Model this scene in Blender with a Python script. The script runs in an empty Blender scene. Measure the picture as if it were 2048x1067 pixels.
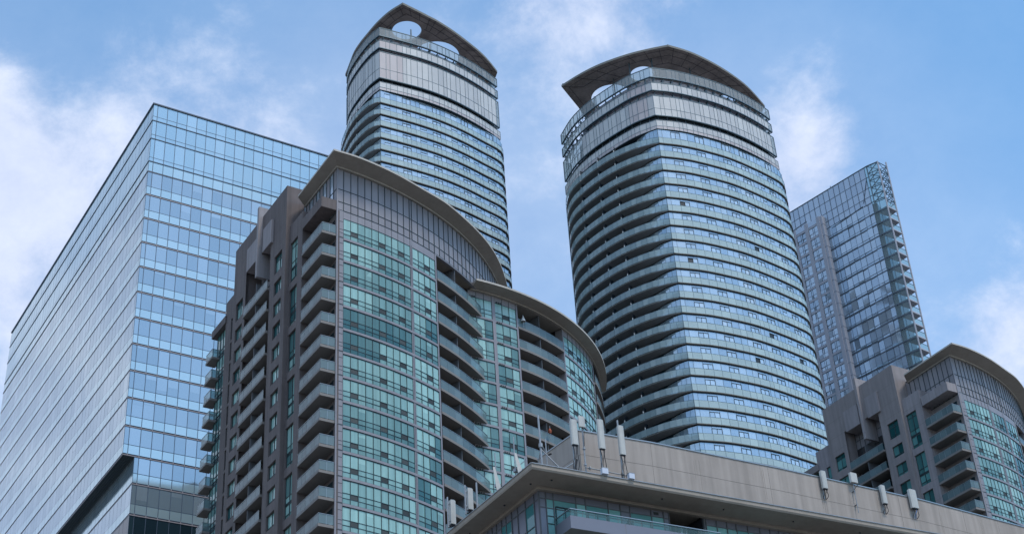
import bpy, math, random
from mathutils import Matrix, Vector
from mathutils.geometry import tessellate_polygon

SC = bpy.context.scene
COL = SC.collection
RNG = random.Random(7)

# ------------------------------------------------------------------ camera
TH, RO, FPX = 0.581487, -0.066004, 3143.309
F_ = Vector((0, math.cos(TH), math.sin(TH)))
X0 = Vector((1, 0, 0)); U0 = Vector((0, -math.sin(TH), math.cos(TH)))
XR = X0 * math.cos(RO) + U0 * math.sin(RO)
UR = -X0 * math.sin(RO) + U0 * math.cos(RO)
cam_d = bpy.data.cameras.new('camera')
cam_d.sensor_width = 36.0
cam_d.lens = FPX / 2048 * 36
cam_d.clip_end = 9000
cam = bpy.data.objects.new('camera', cam_d)
COL.objects.link(cam)
cam.matrix_world = Matrix(((XR.x, UR.x, -F_.x, 0), (XR.y, UR.y, -F_.y, 0), (XR.z, UR.z, -F_.z, 1.7), (0, 0, 0, 1)))
SC.camera = cam

# ------------------------------------------------------------------ sun, sky, exposure
SUN_DIR = Vector((0.46, -0.46, 1.18)).normalized()      # towards the sun
sun_d = bpy.data.lights.new('sun', 'SUN')
sun_d.energy = 1.7
sun_d.angle = math.radians(12)
sun_d.color = (1.0, 0.95, 0.88)
sun = bpy.data.objects.new('sun', sun_d)
COL.objects.link(sun)
sun.rotation_euler = (-SUN_DIR).to_track_quat('-Z', 'Y').to_euler()
EL = math.asin(SUN_DIR.z)
AZ = math.atan2(SUN_DIR.x, SUN_DIR.y)

SC.view_settings.view_transform = 'Standard'
SC.view_settings.look = 'None'
SC.view_settings.exposure = 0.54
SC.view_settings.gamma = 1.0


def pix_dir(x, y):
    return (F_ + XR * ((x - 1024) / FPX) - UR * ((y - 533.5) / FPX)).normalized()


def make_world():
    w = bpy.data.worlds.new('World')
    SC.world = w
    w.use_nodes = True
    nt = w.node_tree
    N, L = nt.nodes, nt.links
    N.clear()
    out = N.new('ShaderNodeOutputWorld')
    bg = N.new('ShaderNodeBackground')
    sky = N.new('ShaderNodeTexSky')
    sky.sky_type = 'NISHITA'
    sky.sun_disc = False
    sky.sun_elevation = EL
    sky.sun_rotation = AZ
    sky.air_density = 1.0
    sky.dust_density = 0.5
    sky.ozone_density = 3.0
    tc = N.new('ShaderNodeTexCoord')

    def math_n(op, a, b=None, clamp=False):
        n = N.new('ShaderNodeMath'); n.operation = op; n.use_clamp = clamp
        for i, v in enumerate((a, b)):
            if v is None: continue
            if isinstance(v, (int, float)): n.inputs[i].default_value = v
            else: L.new(v, n.inputs[i])
        return n.outputs[0]

    def noise(scale, detail, rough, dist=0.0, vec=None):
        n = N.new('ShaderNodeTexNoise')
        n.inputs['Scale'].default_value = scale
        n.inputs['Detail'].default_value = detail
        n.inputs['Roughness'].default_value = rough
        n.inputs['Distortion'].default_value = dist
        L.new(vec if vec else tc.outputs['Generated'], n.inputs['Vector'])
        return n.outputs['Fac']
    mp = N.new('ShaderNodeMapping')
    mp.inputs['Scale'].default_value = (1.0, 1.0, 1.25)
    mp.inputs['Location'].default_value = (3.1, 1.7, 0.4)
    L.new(tc.outputs['Generated'], mp.inputs['Vector'])
    big = noise(3.4, 9, 0.62, 0.1, mp.outputs[0])
    mid = noise(13, 9, 0.66, 0.12, mp.outputs[0])
    # banks of cloud: direction, half-width (radians), strength
    banks = [ (-40, 220, .05, .50), (70, 400, .07, .38), (10, 560, .07, .24), (250, 280, .04, .12), (480, 215, .07, .34), (200, 110, .05, .20),
             (1090, -20, .07, .28), (1120, 300, .08, -.14), (1300, -10, .05, .22), (1640, 300, .05, .50), (1600, 400, .05, .25), (1660, 120, .03, .14),
             (1100, 430, .16, .10), (2040, 700, .07, .32), (2035, 400, .03, .22), (2030, 620, .03, .15), (1950, 70, .025, .20), (1985, 230, .02, .14),
             (40, 60, .07, -.26), (120, 190, .03, -.14), (380, 60, .08, -.16), (650, 40, .06, -.12), (1900, 110, .11, -.36), (2000, 250, .06, -.18), (1950, 520, .05, -.10), (1500, 40, .06, -.10)]
    veils = [(20, 700, .17, .34), (1060, 500, .16, .26), (1990, 760, .12, .22), (700, 250, .09, .14), (1500, 330, .11, .16)]

    def blobs(lst):
        acc = None
        for x, y, r, a in lst:
            d = pix_dir(x, y)
            vm = N.new('ShaderNodeVectorMath'); vm.operation = 'DISTANCE'
            L.new(tc.outputs['Generated'], vm.inputs[0]); vm.inputs[1].default_value = d
            q = math_n('DIVIDE', vm.outputs['Value'], r)
            q = math_n('MULTIPLY', q, q)
            q = math_n('MULTIPLY', q, -1.0)
            q = math_n('EXPONENT', q)
            q = math_n('MULTIPLY', q, a)
            acc = q if acc is None else math_n('ADD', acc, q)
        return acc
    acc = blobs(banks)
    m = math_n('MULTIPLY', big, 1.0)
    m2 = math_n('MULTIPLY', mid, 1.15)
    m = math_n('ADD', m, m2)
    m = math_n('ADD', m, acc)
    m = math_n('SUBTRACT', m, 1.15)
    rmp = N.new('ShaderNodeMapRange'); rmp.interpolation_type = 'SMOOTHSTEP'
    rmp.inputs['From Min'].default_value = -0.12
    rmp.inputs['From Max'].default_value = 0.46
    L.new(m, rmp.inputs['Value'])
    # cloud colour, slightly greyer where thick
    ramp = N.new('ShaderNodeValToRGB')
    ramp.color_ramp.elements[0].color = (2.9, 3.3, 4.4, 1)
    ramp.color_ramp.elements[1].color = (4.7, 4.95, 5.6, 1)
    ramp.color_ramp.elements[0].position = .25
    ramp.color_ramp.elements[1].position = .9
    L.new(mid, ramp.inputs['Fac'])
    mix = N.new('ShaderNodeMix'); mix.data_type = 'RGBA'
    # out-of-view haze added left and behind the viewer, to pale the facades' reflections
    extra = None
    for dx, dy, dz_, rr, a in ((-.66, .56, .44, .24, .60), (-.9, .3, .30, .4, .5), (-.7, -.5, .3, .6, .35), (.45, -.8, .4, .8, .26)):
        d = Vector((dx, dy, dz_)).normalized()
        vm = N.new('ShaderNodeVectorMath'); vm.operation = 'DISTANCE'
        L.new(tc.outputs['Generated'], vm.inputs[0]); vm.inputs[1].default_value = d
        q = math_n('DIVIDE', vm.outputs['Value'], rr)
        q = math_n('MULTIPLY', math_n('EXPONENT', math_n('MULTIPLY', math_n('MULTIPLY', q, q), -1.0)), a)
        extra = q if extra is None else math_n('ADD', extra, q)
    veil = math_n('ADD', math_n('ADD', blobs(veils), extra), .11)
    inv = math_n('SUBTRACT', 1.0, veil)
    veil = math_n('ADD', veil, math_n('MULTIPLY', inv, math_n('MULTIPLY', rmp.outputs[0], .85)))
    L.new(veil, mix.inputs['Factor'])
    hs = N.new('ShaderNodeHueSaturation')
    hs.inputs['Saturation'].default_value = 1.25
    hs.inputs['Value'].default_value = 1.15
    hs.inputs['Hue'].default_value = 0.488
    L.new(sky.outputs[0], hs.inputs['Color'])
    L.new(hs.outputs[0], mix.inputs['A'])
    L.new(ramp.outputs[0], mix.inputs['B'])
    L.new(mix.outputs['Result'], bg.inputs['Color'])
    bg.inputs['Strength'].default_value = 0.15
    L.new(bg.outputs[0], out.inputs['Surface'])


make_world()

# ------------------------------------------------------------------ materials
MATS = {}


def mat(name, dark, light=None, rough=0.6, metal=0.0, ior=1.45, noise=None, alpha=1.0, bump=0.0, streak=0.0, panel=None, tex=None):
    """tone attribute (0..1 per face) mixes dark -> light; noise=(scale, amount)"""
    m = bpy.data.materials.new(name)
    m.use_nodes = True
    nt = m.node_tree; N, L = nt.nodes, nt.links
    b = N['Principled BSDF']
    light = light or dark
    at = N.new('ShaderNodeAttribute'); at.attribute_name = 'tone'
    mx = N.new('ShaderNodeMix'); mx.data_type = 'RGBA'
    mx.inputs['A'].default_value = (*dark, 1); mx.inputs['B'].default_value = (*light, 1)
    L.new(at.outputs['Fac'], mx.inputs['Factor'])
    c = mx.outputs['Result']
    tc = N.new('ShaderNodeTexCoord')

    def mul(c, fac):
        mm = N.new('ShaderNodeMix'); mm.data_type = 'RGBA'; mm.blend_type = 'MULTIPLY'
        mm.inputs['Factor'].default_value = 1
        L.new(c, mm.inputs['A']); L.new(fac, mm.inputs['B'])
        return mm.outputs['Result']
    nz = None
    if noise:
        nz = N.new('ShaderNodeTexNoise'); nz.inputs['Scale'].default_value = noise[0]
        nz.inputs['Detail'].default_value = 6; nz.inputs['Roughness'].default_value = .65
        L.new(tc.outputs['Object'], nz.inputs['Vector'])
        mr = N.new('ShaderNodeMapRange')
        mr.inputs['From Min'].default_value = .3; mr.inputs['From Max'].default_value = .7
        mr.inputs['To Min'].default_value = 1 - noise[1]; mr.inputs['To Max'].default_value = 1 + noise[1]
        L.new(nz.outputs['Fac'], mr.inputs['Value'])
        c = mul(c, mr.outputs[0])
    if streak:
        mp = N.new('ShaderNodeMapping'); mp.inputs['Scale'].default_value = (1.6, 1.6, .10)
        L.new(tc.outputs['Object'], mp.inputs['Vector'])
        n2 = N.new('ShaderNodeTexNoise'); n2.inputs['Scale'].default_value = 1.5; n2.inputs['Detail'].default_value = 4
        L.new(mp.outputs[0], n2.inputs['Vector'])
        mr = N.new('ShaderNodeMapRange')
        mr.inputs['From Min'].default_value = .35; mr.inputs['From Max'].default_value = .7
        mr.inputs['To Min'].default_value = 1 + streak * .4; mr.inputs['To Max'].default_value = 1 - streak
        L.new(n2.outputs['Fac'], mr.inputs['Value'])
        c = mul(c, mr.outputs[0])
    L.new(c, b.inputs['Base Color'])
    b.inputs['Roughness'].default_value = rough
    b.inputs['Metallic'].default_value = metal
    b.inputs['IOR'].default_value = ior
    if bump:
        bp = N.new('ShaderNodeBump'); bp.inputs['Strength'].default_value = bump; bp.inputs['Distance'].default_value = .3
        n3 = N.new('ShaderNodeTexNoise'); n3.inputs['Scale'].default_value = .35; n3.inputs['Detail'].default_value = 1
        L.new(tc.outputs['Object'], n3.inputs['Vector'])
        L.new(n3.outputs['Fac'], bp.inputs['Height']); L.new(bp.outputs[0], b.inputs['Normal'])
    if alpha < 1:
        tr = N.new('ShaderNodeBsdfTransparent')
        tr.inputs['Color'].default_value = (*tex, 1) if tex else (.8, .9, .9, 1)
        ms = N.new('ShaderNodeMixShader'); ms.inputs[0].default_value = alpha
        L.new(tr.outputs[0], ms.inputs[1]); L.new(b.outputs[0], ms.inputs[2])
        L.new(ms.outputs[0], N['Material Output'].inputs['Surface'])
    MATS[name] = m
    return m


# office tower
mat('office_vision', (.28, .38, .44), (.44, .54, .595), .05, metal=.62, ior=1.9, bump=.012)
mat('office_spandrel', (.40, .55, .59), (.52, .66, .69), .08, metal=.55, ior=1.9, bump=.012)
mat('office_screen', (.33, .49, .56), (.47, .62, .68), .06, metal=.6, ior=1.9)
mat('office_mullion', (.05, .075, .11), rough=.4, metal=.2)
mat('office_sill', (.24, .22, .23), rough=.5, metal=.2)
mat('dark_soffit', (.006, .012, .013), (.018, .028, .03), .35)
mat('dark_glass', (.008, .018, .025), (.02, .04, .05), .05, ior=1.6)
# condos
mat('teal_window', (.025, .10, .105), (.32, .52, .48), .07, ior=1.6, bump=.02, streak=.18)
mat('teal_deep', (.012, .07, .073), (.12, .30, .29), .06, ior=1.6, bump=.02)
mat('louvre', (.018, .025, .026), (.05, .06, .06), .6)
mat('frame_dark', (.018, .035, .04), rough=.45)
mat('frame_grey', (.10, .105, .115), rough=.5)
mat('clad_grey', (.20, .19, .205), (.26, .245, .26), .42, metal=.1, noise=(.6, .06), streak=.06)
mat('brown_wall', (.105, .087, .085), (.138, .114, .111), .85, noise=(.35, .14), streak=.2)
mat('taupe_wall', (.21, .187, .187), (.25, .222, .22), .85, noise=(.35, .09), streak=.13)
mat('pale_wall', (.24, .215, .225), (.28, .255, .26), .85, noise=(.35, .10), streak=.16)
mat('cornice', (.27, .238, .208), (.33, .29, .25), .8, noise=(.5, .09), streak=.07)
mat('cornice_edge', (.42, .39, .35), rough=.7, noise=(.6, .08))
mat('slab', (.165, .152, .143), (.225, .21, .20), .8, noise=(.5, .09))
mat('balcony_glass', (.14, .21, .225), (.24, .33, .35), .10, ior=1.6, alpha=.60, tex=(.45, .64, .64))
mat('rail_metal', (.30, .33, .35), rough=.35, metal=.6)
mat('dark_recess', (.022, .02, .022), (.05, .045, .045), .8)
mat('roof_grey', (.10, .10, .10), rough=.9)
# curved towers
mat('ice_window', (.26, .38, .48), (.56, .66, .72), .06, metal=.5, ior=1.8, bump=.02, streak=.07)
mat('ice_frit', (.31, .405, .415), (.42, .525, .52), .28, ior=1.6, noise=(.8, .05))
mat('ice_rail', (.22, .305, .325), (.33, .425, .435), .14, ior=1.6, alpha=.76, tex=(.6, .78, .82))
mat('ice_slab', (.27, .275, .28), (.31, .31, .31), .8, noise=(.4, .10))
mat('ice_edge', (.14, .138, .125), (.19, .185, .165), .7, noise=(.4, .06))
mat('ice_mullion', (.12, .17, .19), rough=.4, metal=.3)
mat('ice_gap', (.012, .02, .028), rough=.5)
mat('crown_panel', (.40, .405, .41), (.52, .52, .51), .45, ior=1.5, noise=(.5, .06))
mat('crown_pink', (.40, .355, .36), (.47, .43, .43), .5, noise=(.5, .05))
mat('crown_glass', (.36, .385, .385), (.46, .48, .475), .2, ior=1.5, alpha=.52, tex=(.78, .86, .85))
mat('crown_back', (.28, .285, .34), (.34, .345, .40), .6)
mat('canopy', (.19, .155, .13), (.26, .215, .185), .85, noise=(.22, .40), streak=.15)
mat('steel', (.10, .14, .16), rough=.4, metal=.5)
mat('white_post', (.5, .52, .52), rough=.5)
# far tower
mat('far_glass', (.29, .375, .46), (.52, .60, .67), .06, metal=.45, ior=1.8, bump=.03)
mat('far_screen', (.36, .43, .51), (.43, .50, .575), .2, metal=.4, ior=1.8)
mat('far_pier', (.29, .30, .345), (.33, .34, .385), .6, noise=(.3, .05))
mat('far_clear', (.22, .29, .31), (.30, .38, .39), .06, ior=1.7, alpha=.38, tex=(.62, .80, .80))
mat('far_line', (.07, .09, .12), rough=.4)
# near building
mat('near_wall', (.32, .28, .25), (.35, .305, .272), .9, noise=(.22, .10), streak=.17)
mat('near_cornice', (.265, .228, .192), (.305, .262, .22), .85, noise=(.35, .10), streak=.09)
mat('near_clad', (.145, .15, .185), (.185, .19, .225), .4, metal=.2, noise=(.5, .04))
mat('near_glass', (.05, .19, .20), (.30, .56, .53), .05, ior=1.6, bump=.02)
mat('near_rail', (.12, .22, .23), (.20, .32, .33), .08, ior=1.5, alpha=.34, tex=(.62, .84, .82))
mat('near_dark', (.025, .03, .04), rough=.5)
mat('joint', (.17, .15, .135), rough=.9)
mat('wall_stain', (.27, .235, .205), rough=.95, noise=(.8, .15))
# equipment
mat('radome', (.42, .42, .395), (.46, .46, .435), .5, noise=(2., .08), streak=.12)
mat('galv', (.27, .285, .30), rough=.45, metal=.5, noise=(3., .15))
mat('cable', (.012, .012, .014), rough=.6)
mat('cable_blue', (.03, .16, .42), rough=.5)
mat('box_grey', (.50, .54, .62), rough=.5)
mat('parasol_cloth', (.55, .55, .54), rough=.9)
mat('orange_cloth', (.32, .085, .045), rough=.9)
mat('leaf', (.03, .07, .03), (.07, .13, .05), .7)
mat('asphalt', (.05, .05, .052), rough=.9, noise=(.5, .15))
mat('paving', (.17, .165, .155), rough=.9, noise=(.5, .08))
mat('road_paint', (.7, .7, .68), rough=.7)


# ------------------------------------------------------------------ geometry helpers
class Frame:
    """unit coordinates of one building -> metres"""
    def __init__(s, k, shift=(0, 0), root=None):
        s.k, s.sx, s.sy, s.root = k, shift[0], shift[1], root

    def w(s, p):
        return Vector(((p[0] + s.sx) * s.k, (p[1] + s.sy) * s.k, (p[2] - 1.7) * s.k + 1.7))


FR = Frame(1)


class MB:
    def __init__(s):
        s.v, s.f, s.m, s.t, s.names = [], [], [], [], []

    def mi(s, n):
        if n not in s.names: s.names.append(n)
        return s.names.index(n)

    def face(s, pts, mat_, tone=.5):
        i = len(s.v); s.v += [tuple(p) for p in pts]
        s.f.append(tuple(range(i, i + len(pts)))); s.m.append(s.mi(mat_)); s.t.append(tone)

    def hexa(s, b, t, mat_, tone=.5):
        """b, t: four bottom / top points, counter-clockwise seen from above"""
        i = len(s.v); s.v += [tuple(p) for p in b] + [tuple(p) for p in t]
        k = s.mi(mat_)
        for q in ((3, 2, 1, 0), (4, 5, 6, 7), (0, 1, 5, 4), (1, 2, 6, 5), (2, 3, 7, 6), (3, 0, 4, 7)):
            s.f.append(tuple(i + a for a in q)); s.m.append(k); s.t.append(tone)

    def bar(s, a, b, r, mat_, n=6, tone=.5):
        """round bar between two unit points, radius r units"""
        a, b = Vector(a), Vector(b)
        d = (b - a).normalized()
        u = d.orthogonal().normalized(); v = d.cross(u)
        i = len(s.v); k = s.mi(mat_)
        for p in (a, b):
            for j in range(n):
                an = 2 * math.pi * j / n
                s.v.append(tuple(p + (u * math.cos(an) + v * math.sin(an)) * r))
        for j in range(n):
            j2 = (j + 1) % n
            s.f.append((i + j, i + j2, i + n + j2, i + n + j)); s.m.append(k); s.t.append(tone)
        s.f.append(tuple(i + j for j in range(n))[::-1]); s.m.append(k); s.t.append(tone)
        s.f.append(tuple(i + n + j for j in range(n))); s.m.append(k); s.t.append(tone)

    def tube(s, pts, r, mat_, n=6):
        for a, b in zip(pts[:-1], pts[1:]): s.bar(a, b, r, mat_, n)

    def prism(s, poly, z0, z1, mat_, tone=.5, holes=(), side=None, bottom=None):
        loops = [poly] + list(holes)
        n = sum(len(l) for l in loops)
        i = len(s.v)
        for z in (z0, z1):
            for l in loops:
                s.v += [(p[0], p[1], z) for p in l]
        k = s.mi(mat_); ks = s.mi(side or mat_); kb = s.mi(bottom or mat_)
        tri = tessellate_polygon([[Vector((p[0], p[1], 0)) for p in l] for l in loops])
        fl = [Vector((p[0], p[1], 0)) for l in loops for p in l]
        for t in tri:
            a, b, c = (fl[q] for q in t)
            up = (b - a).cross(c - a).z > 0
            tt = tuple(t) if up else tuple(t)[::-1]
            s.f.append(tuple(i + n + q for q in tt)); s.m.append(k); s.t.append(tone)
            s.f.append(tuple(i + q for q in tt)[::-1]); s.m.append(kb); s.t.append(tone)
        o = 0
        for l in loops:
            for j in range(len(l)):
                j2 = (j + 1) % len(l)
                s.f.append((i + o + j, i + o + j2, i + n + o + j2, i + n + o + j)); s.m.append(ks); s.t.append(tone)
            o += len(l)

    def build(s, name, parent=None, fr=None, smooth=False):
        fr = fr or FR
        off = parent.matrix_world.translation if parent else Vector((0, 0, 0))
        if parent and parent.parent: off = TOP(parent).location
        me = bpy.data.meshes.new(name)
        me.from_pydata([tuple(fr.w(p) - off) for p in s.v], [], s.f)
        for n in s.names: me.materials.append(MATS[n])
        me.polygons.foreach_set('material_index', s.m)
        a = me.attributes.new('tone', 'FLOAT', 'FACE')
        a.data.foreach_set('value', s.t)
        if smooth: me.polygons.foreach_set('use_smooth', [True] * len(s.f))
        me.update()
        o = bpy.data.objects.new(name, me)
        COL.objects.link(o)
        if parent: o.parent = parent
        return o


def TOP(o):
    while o.parent: o = o.parent
    return o


def thing(name, label, cat, loc, group=None, kind=None):
    o = bpy.data.objects.new(name, None)
    COL.objects.link(o)
    o.location = loc
    o.empty_display_size = 2
    o['label'] = label; o['category'] = cat
    if group: o['group'] = group
    if kind: o['kind'] = kind
    bpy.context.view_layer.update()
    return o


class Path:
    """polyline whose outside lies to the right of travel"""
    def __init__(s, pts):
        s.p = [Vector((float(a), float(b))) for a, b in pts]
        s.c = [0]
        for a, b in zip(s.p[:-1], s.p[1:]): s.c.append(s.c[-1] + (b - a).length)
        s.L = s.c[-1]
        n = len(s.p)
        seg = [(b - a).normalized() for a, b in zip(s.p[:-1], s.p[1:])]
        s.seg = [Vector((d.y, -d.x)) for d in seg]
        s.vn = []
        for i in range(n):
            a = s.seg[max(i - 1, 0)]; b = s.seg[min(i, n - 2)]
            m = (a + b).normalized(); s.vn.append(m / max(m.dot(a), .5))

    def idx(s, t):
        for i in range(len(s.c) - 2):
            if t < s.c[i + 1]: return i
        return len(s.c) - 2

    def at(s, t, off=0.0):
        i = s.idx(t); u = (t - s.c[i]) / (s.c[i + 1] - s.c[i])
        uu = min(max(u, 0), 1)
        n = s.vn[i].lerp(s.vn[i + 1], uu)
        q = s.p[i].lerp(s.p[i + 1], u) + n * off
        return (q.x, q.y)

    def near(s, x, y):
        best = None
        q = Vector((x, y))
        for i in range(len(s.p) - 1):
            a, b = s.p[i], s.p[i + 1]; d = b - a
            u = min(max((q - a).dot(d) / d.dot(d), 0), 1)
            e = (a + d * u - q).length
            if best is None or e < best[0]: best = (e, s.c[i] + u * d.length)
        return best[1]

    def line(s, t0, t1, off=0.0, step=.8):
        ts = {t0, t1} | {c for c in s.c if t0 < c < t1}
        n = max(1, int((t1 - t0) / step))
        ts |= {t0 + (t1 - t0) * i / n for i in range(n)}
        ts = sorted(ts)
        out = [ts[0]]
        for t in ts[1:]:
            if t - out[-1] > 1e-3: out.append(t)
        return [s.at(t, off) for t in out]


def smooth(pts, n=4):
    """Catmull-Rom refinement of a measured outline"""
    P = [Vector((float(a), float(b))) for a, b in pts]
    out = []
    for i in range(len(P) - 1):
        a = P[i - 1] if i else P[0] * 2 - P[1]
        b, c = P[i], P[i + 1]
        d = P[i + 2] if i + 2 < len(P) else P[-1] * 2 - P[-2]
        for j in range(n):
            t = j / n
            out.append(.5 * ((2 * b) + (c - a) * t + (2 * a - 5 * b + 4 * c - d) * t * t + (3 * b - a - 3 * c + d) * t ** 3))
    out.append(P[-1])
    return [(q.x, q.y) for q in out]


def arc(cx, cy, r, a0, a1, n):
    return [(cx + r * math.cos(a0 + (a1 - a0) * i / n), cy + r * math.sin(a0 + (a1 - a0) * i / n)) for i in range(n + 1)]


def pbox(mb, P, t0, t1, z0, z1, o0, o1, m, tone=.5):
    a, b = P.at(t0, o1), P.at(t1, o1); c, d = P.at(t1, o0), P.at(t0, o0)
    mb.hexa([(*q, z0) for q in (a, b, c, d)], [(*q, z1) for q in (a, b, c, d)], m, tone)


def band(mb, P, t0, t1, z0, z1, o0, o1, m, tone=.5, step=.8, bottom=None):
    """solid strip along the path, between inner offset o0 and outer offset o1"""
    O = P.line(t0, t1, o1, step); I = P.line(t0, t1, o0, step)
    n = min(len(O), len(I))
    i = len(mb.v); k = mb.mi(m); kb = mb.mi(bottom or m)
    for j in range(n):
        mb.v += [(*O[j], z0), (*O[j], z1), (*I[j], z1), (*I[j], z0)]
    for j in range(n - 1):
        a = i + 4 * j; b = a + 4
        for q, kk in (((a, b, b + 1, a + 1), k), ((a + 1, b + 1, b + 2, a + 2), k), ((a + 2, b + 2, b + 3, a + 3), k), ((a + 3, b + 3, b, a), kb)):
            mb.f.append(q); mb.m.append(kk); mb.t.append(tone)
    for a in (i, i + 4 * (n - 1)):
        q = (a, a + 1, a + 2, a + 3)
        mb.f.append(q if a == i else q[::-1]); mb.m.append(k); mb.t.append(tone)


def pane(mb, P, t0, t1, z0, z1, off, m, tone, tilt=.004):
    a, b = P.at(t0, off), P.at(t1, off)
    j = lambda: RNG.uniform(-tilt, tilt)
    n = Vector((b[1] - a[1], -(b[0] - a[0]))).normalized()
    w = [j() for _ in range(3)]; w.append(w[0] + w[2] - w[1])
    pts = [(a[0] + n.x * w[0], a[1] + n.y * w[0], z0), (b[0] + n.x * w[1], b[1] + n.y * w[1], z0),
           (b[0] + n.x * w[2], b[1] + n.y * w[2], z1), (a[0] + n.x * w[3], a[1] + n.y * w[3], z1)]
    mb.face(pts, m, tone)


def grid(mb, P, ts, zs, cell, off=0., mw=.05, md=.05, mm='frame_dark', vert=True, horiz=True, tilt=.004, rails=None):
    """panes between breakpoints, mullions on them"""
    nt, nz = len(ts) - 1, len(zs) - 1
    for i in range(nt):
        for j in range(nz):
            c = cell(i, j)
            if c: pane(mb, P, ts[i], ts[i + 1], zs[j], zs[j + 1], off, c[0], c[1], tilt)
    if vert:
        for t in ts: pbox(mb, P, t - mw / 2, t + mw / 2, min(zs[0], zs[-1]), max(zs[0], zs[-1]), off - .03, off + md, mm)
    if horiz:
        for z in (rails if rails is not None else zs):
            for i in range(nt): pbox(mb, P, ts[i] + mw / 2, ts[i + 1] - mw / 2, z - mw / 2, z + mw / 2, off - .02, off + md * .7, mm)


def lin(a, b, n): return [a + (b - a) * i / n for i in range(n + 1)]


def copy_tree(o, parent, dz, newloc=True):
    c = o.copy(); COL.objects.link(c); c.parent = parent
    if newloc: c.location = (o.location[0], o.location[1], o.location[2] + dz)
    for ch in o.children:
        d = ch.copy(); COL.objects.link(d); d.parent = c
    return c


def dirv(deg): return Vector((math.cos(math.radians(deg)), math.sin(math.radians(deg))))


R33, L33 = dirv(33), dirv(123)


# ================================================================== ground
def build_ground():
    def sheet(name, x0, x1, y0, y1, z, m):
        mb = MB(); mb.face([(x0, y0, z), (x1, y0, z), (x1, y1, z), (x0, y1, z)], m)
        o = mb.build(name); o['kind'] = 'structure'; return o
    sheet('ground', -4000, 4000, -4000, 4000, 0.0, 'paving')
    sheet('road', -400, 400, -8, 8, 0.004, 'asphalt')
    mb = MB()
    for i in range(-20, 20):
        mb.face([(i * 9., -.08, .008), (i * 9. + 3, -.08, .008), (i * 9. + 3, .08, .008), (i * 9., .08, .008)], 'road_paint')
    o = mb.build('road_marking'); o['kind'] = 'structure'
    mb = MB()
    for y in (8.0, -8.3):
        mb.hexa([(-400, y, 0), (400, y, 0), (400, y + .3, 0), (-400, y + .3, 0)], [(-400, y, .14), (400, y, .14), (400, y + .3, .14), (-400, y + .3, .14)], 'near_wall')
    o = mb.build('kerb'); o['kind'] = 'structure'


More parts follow.
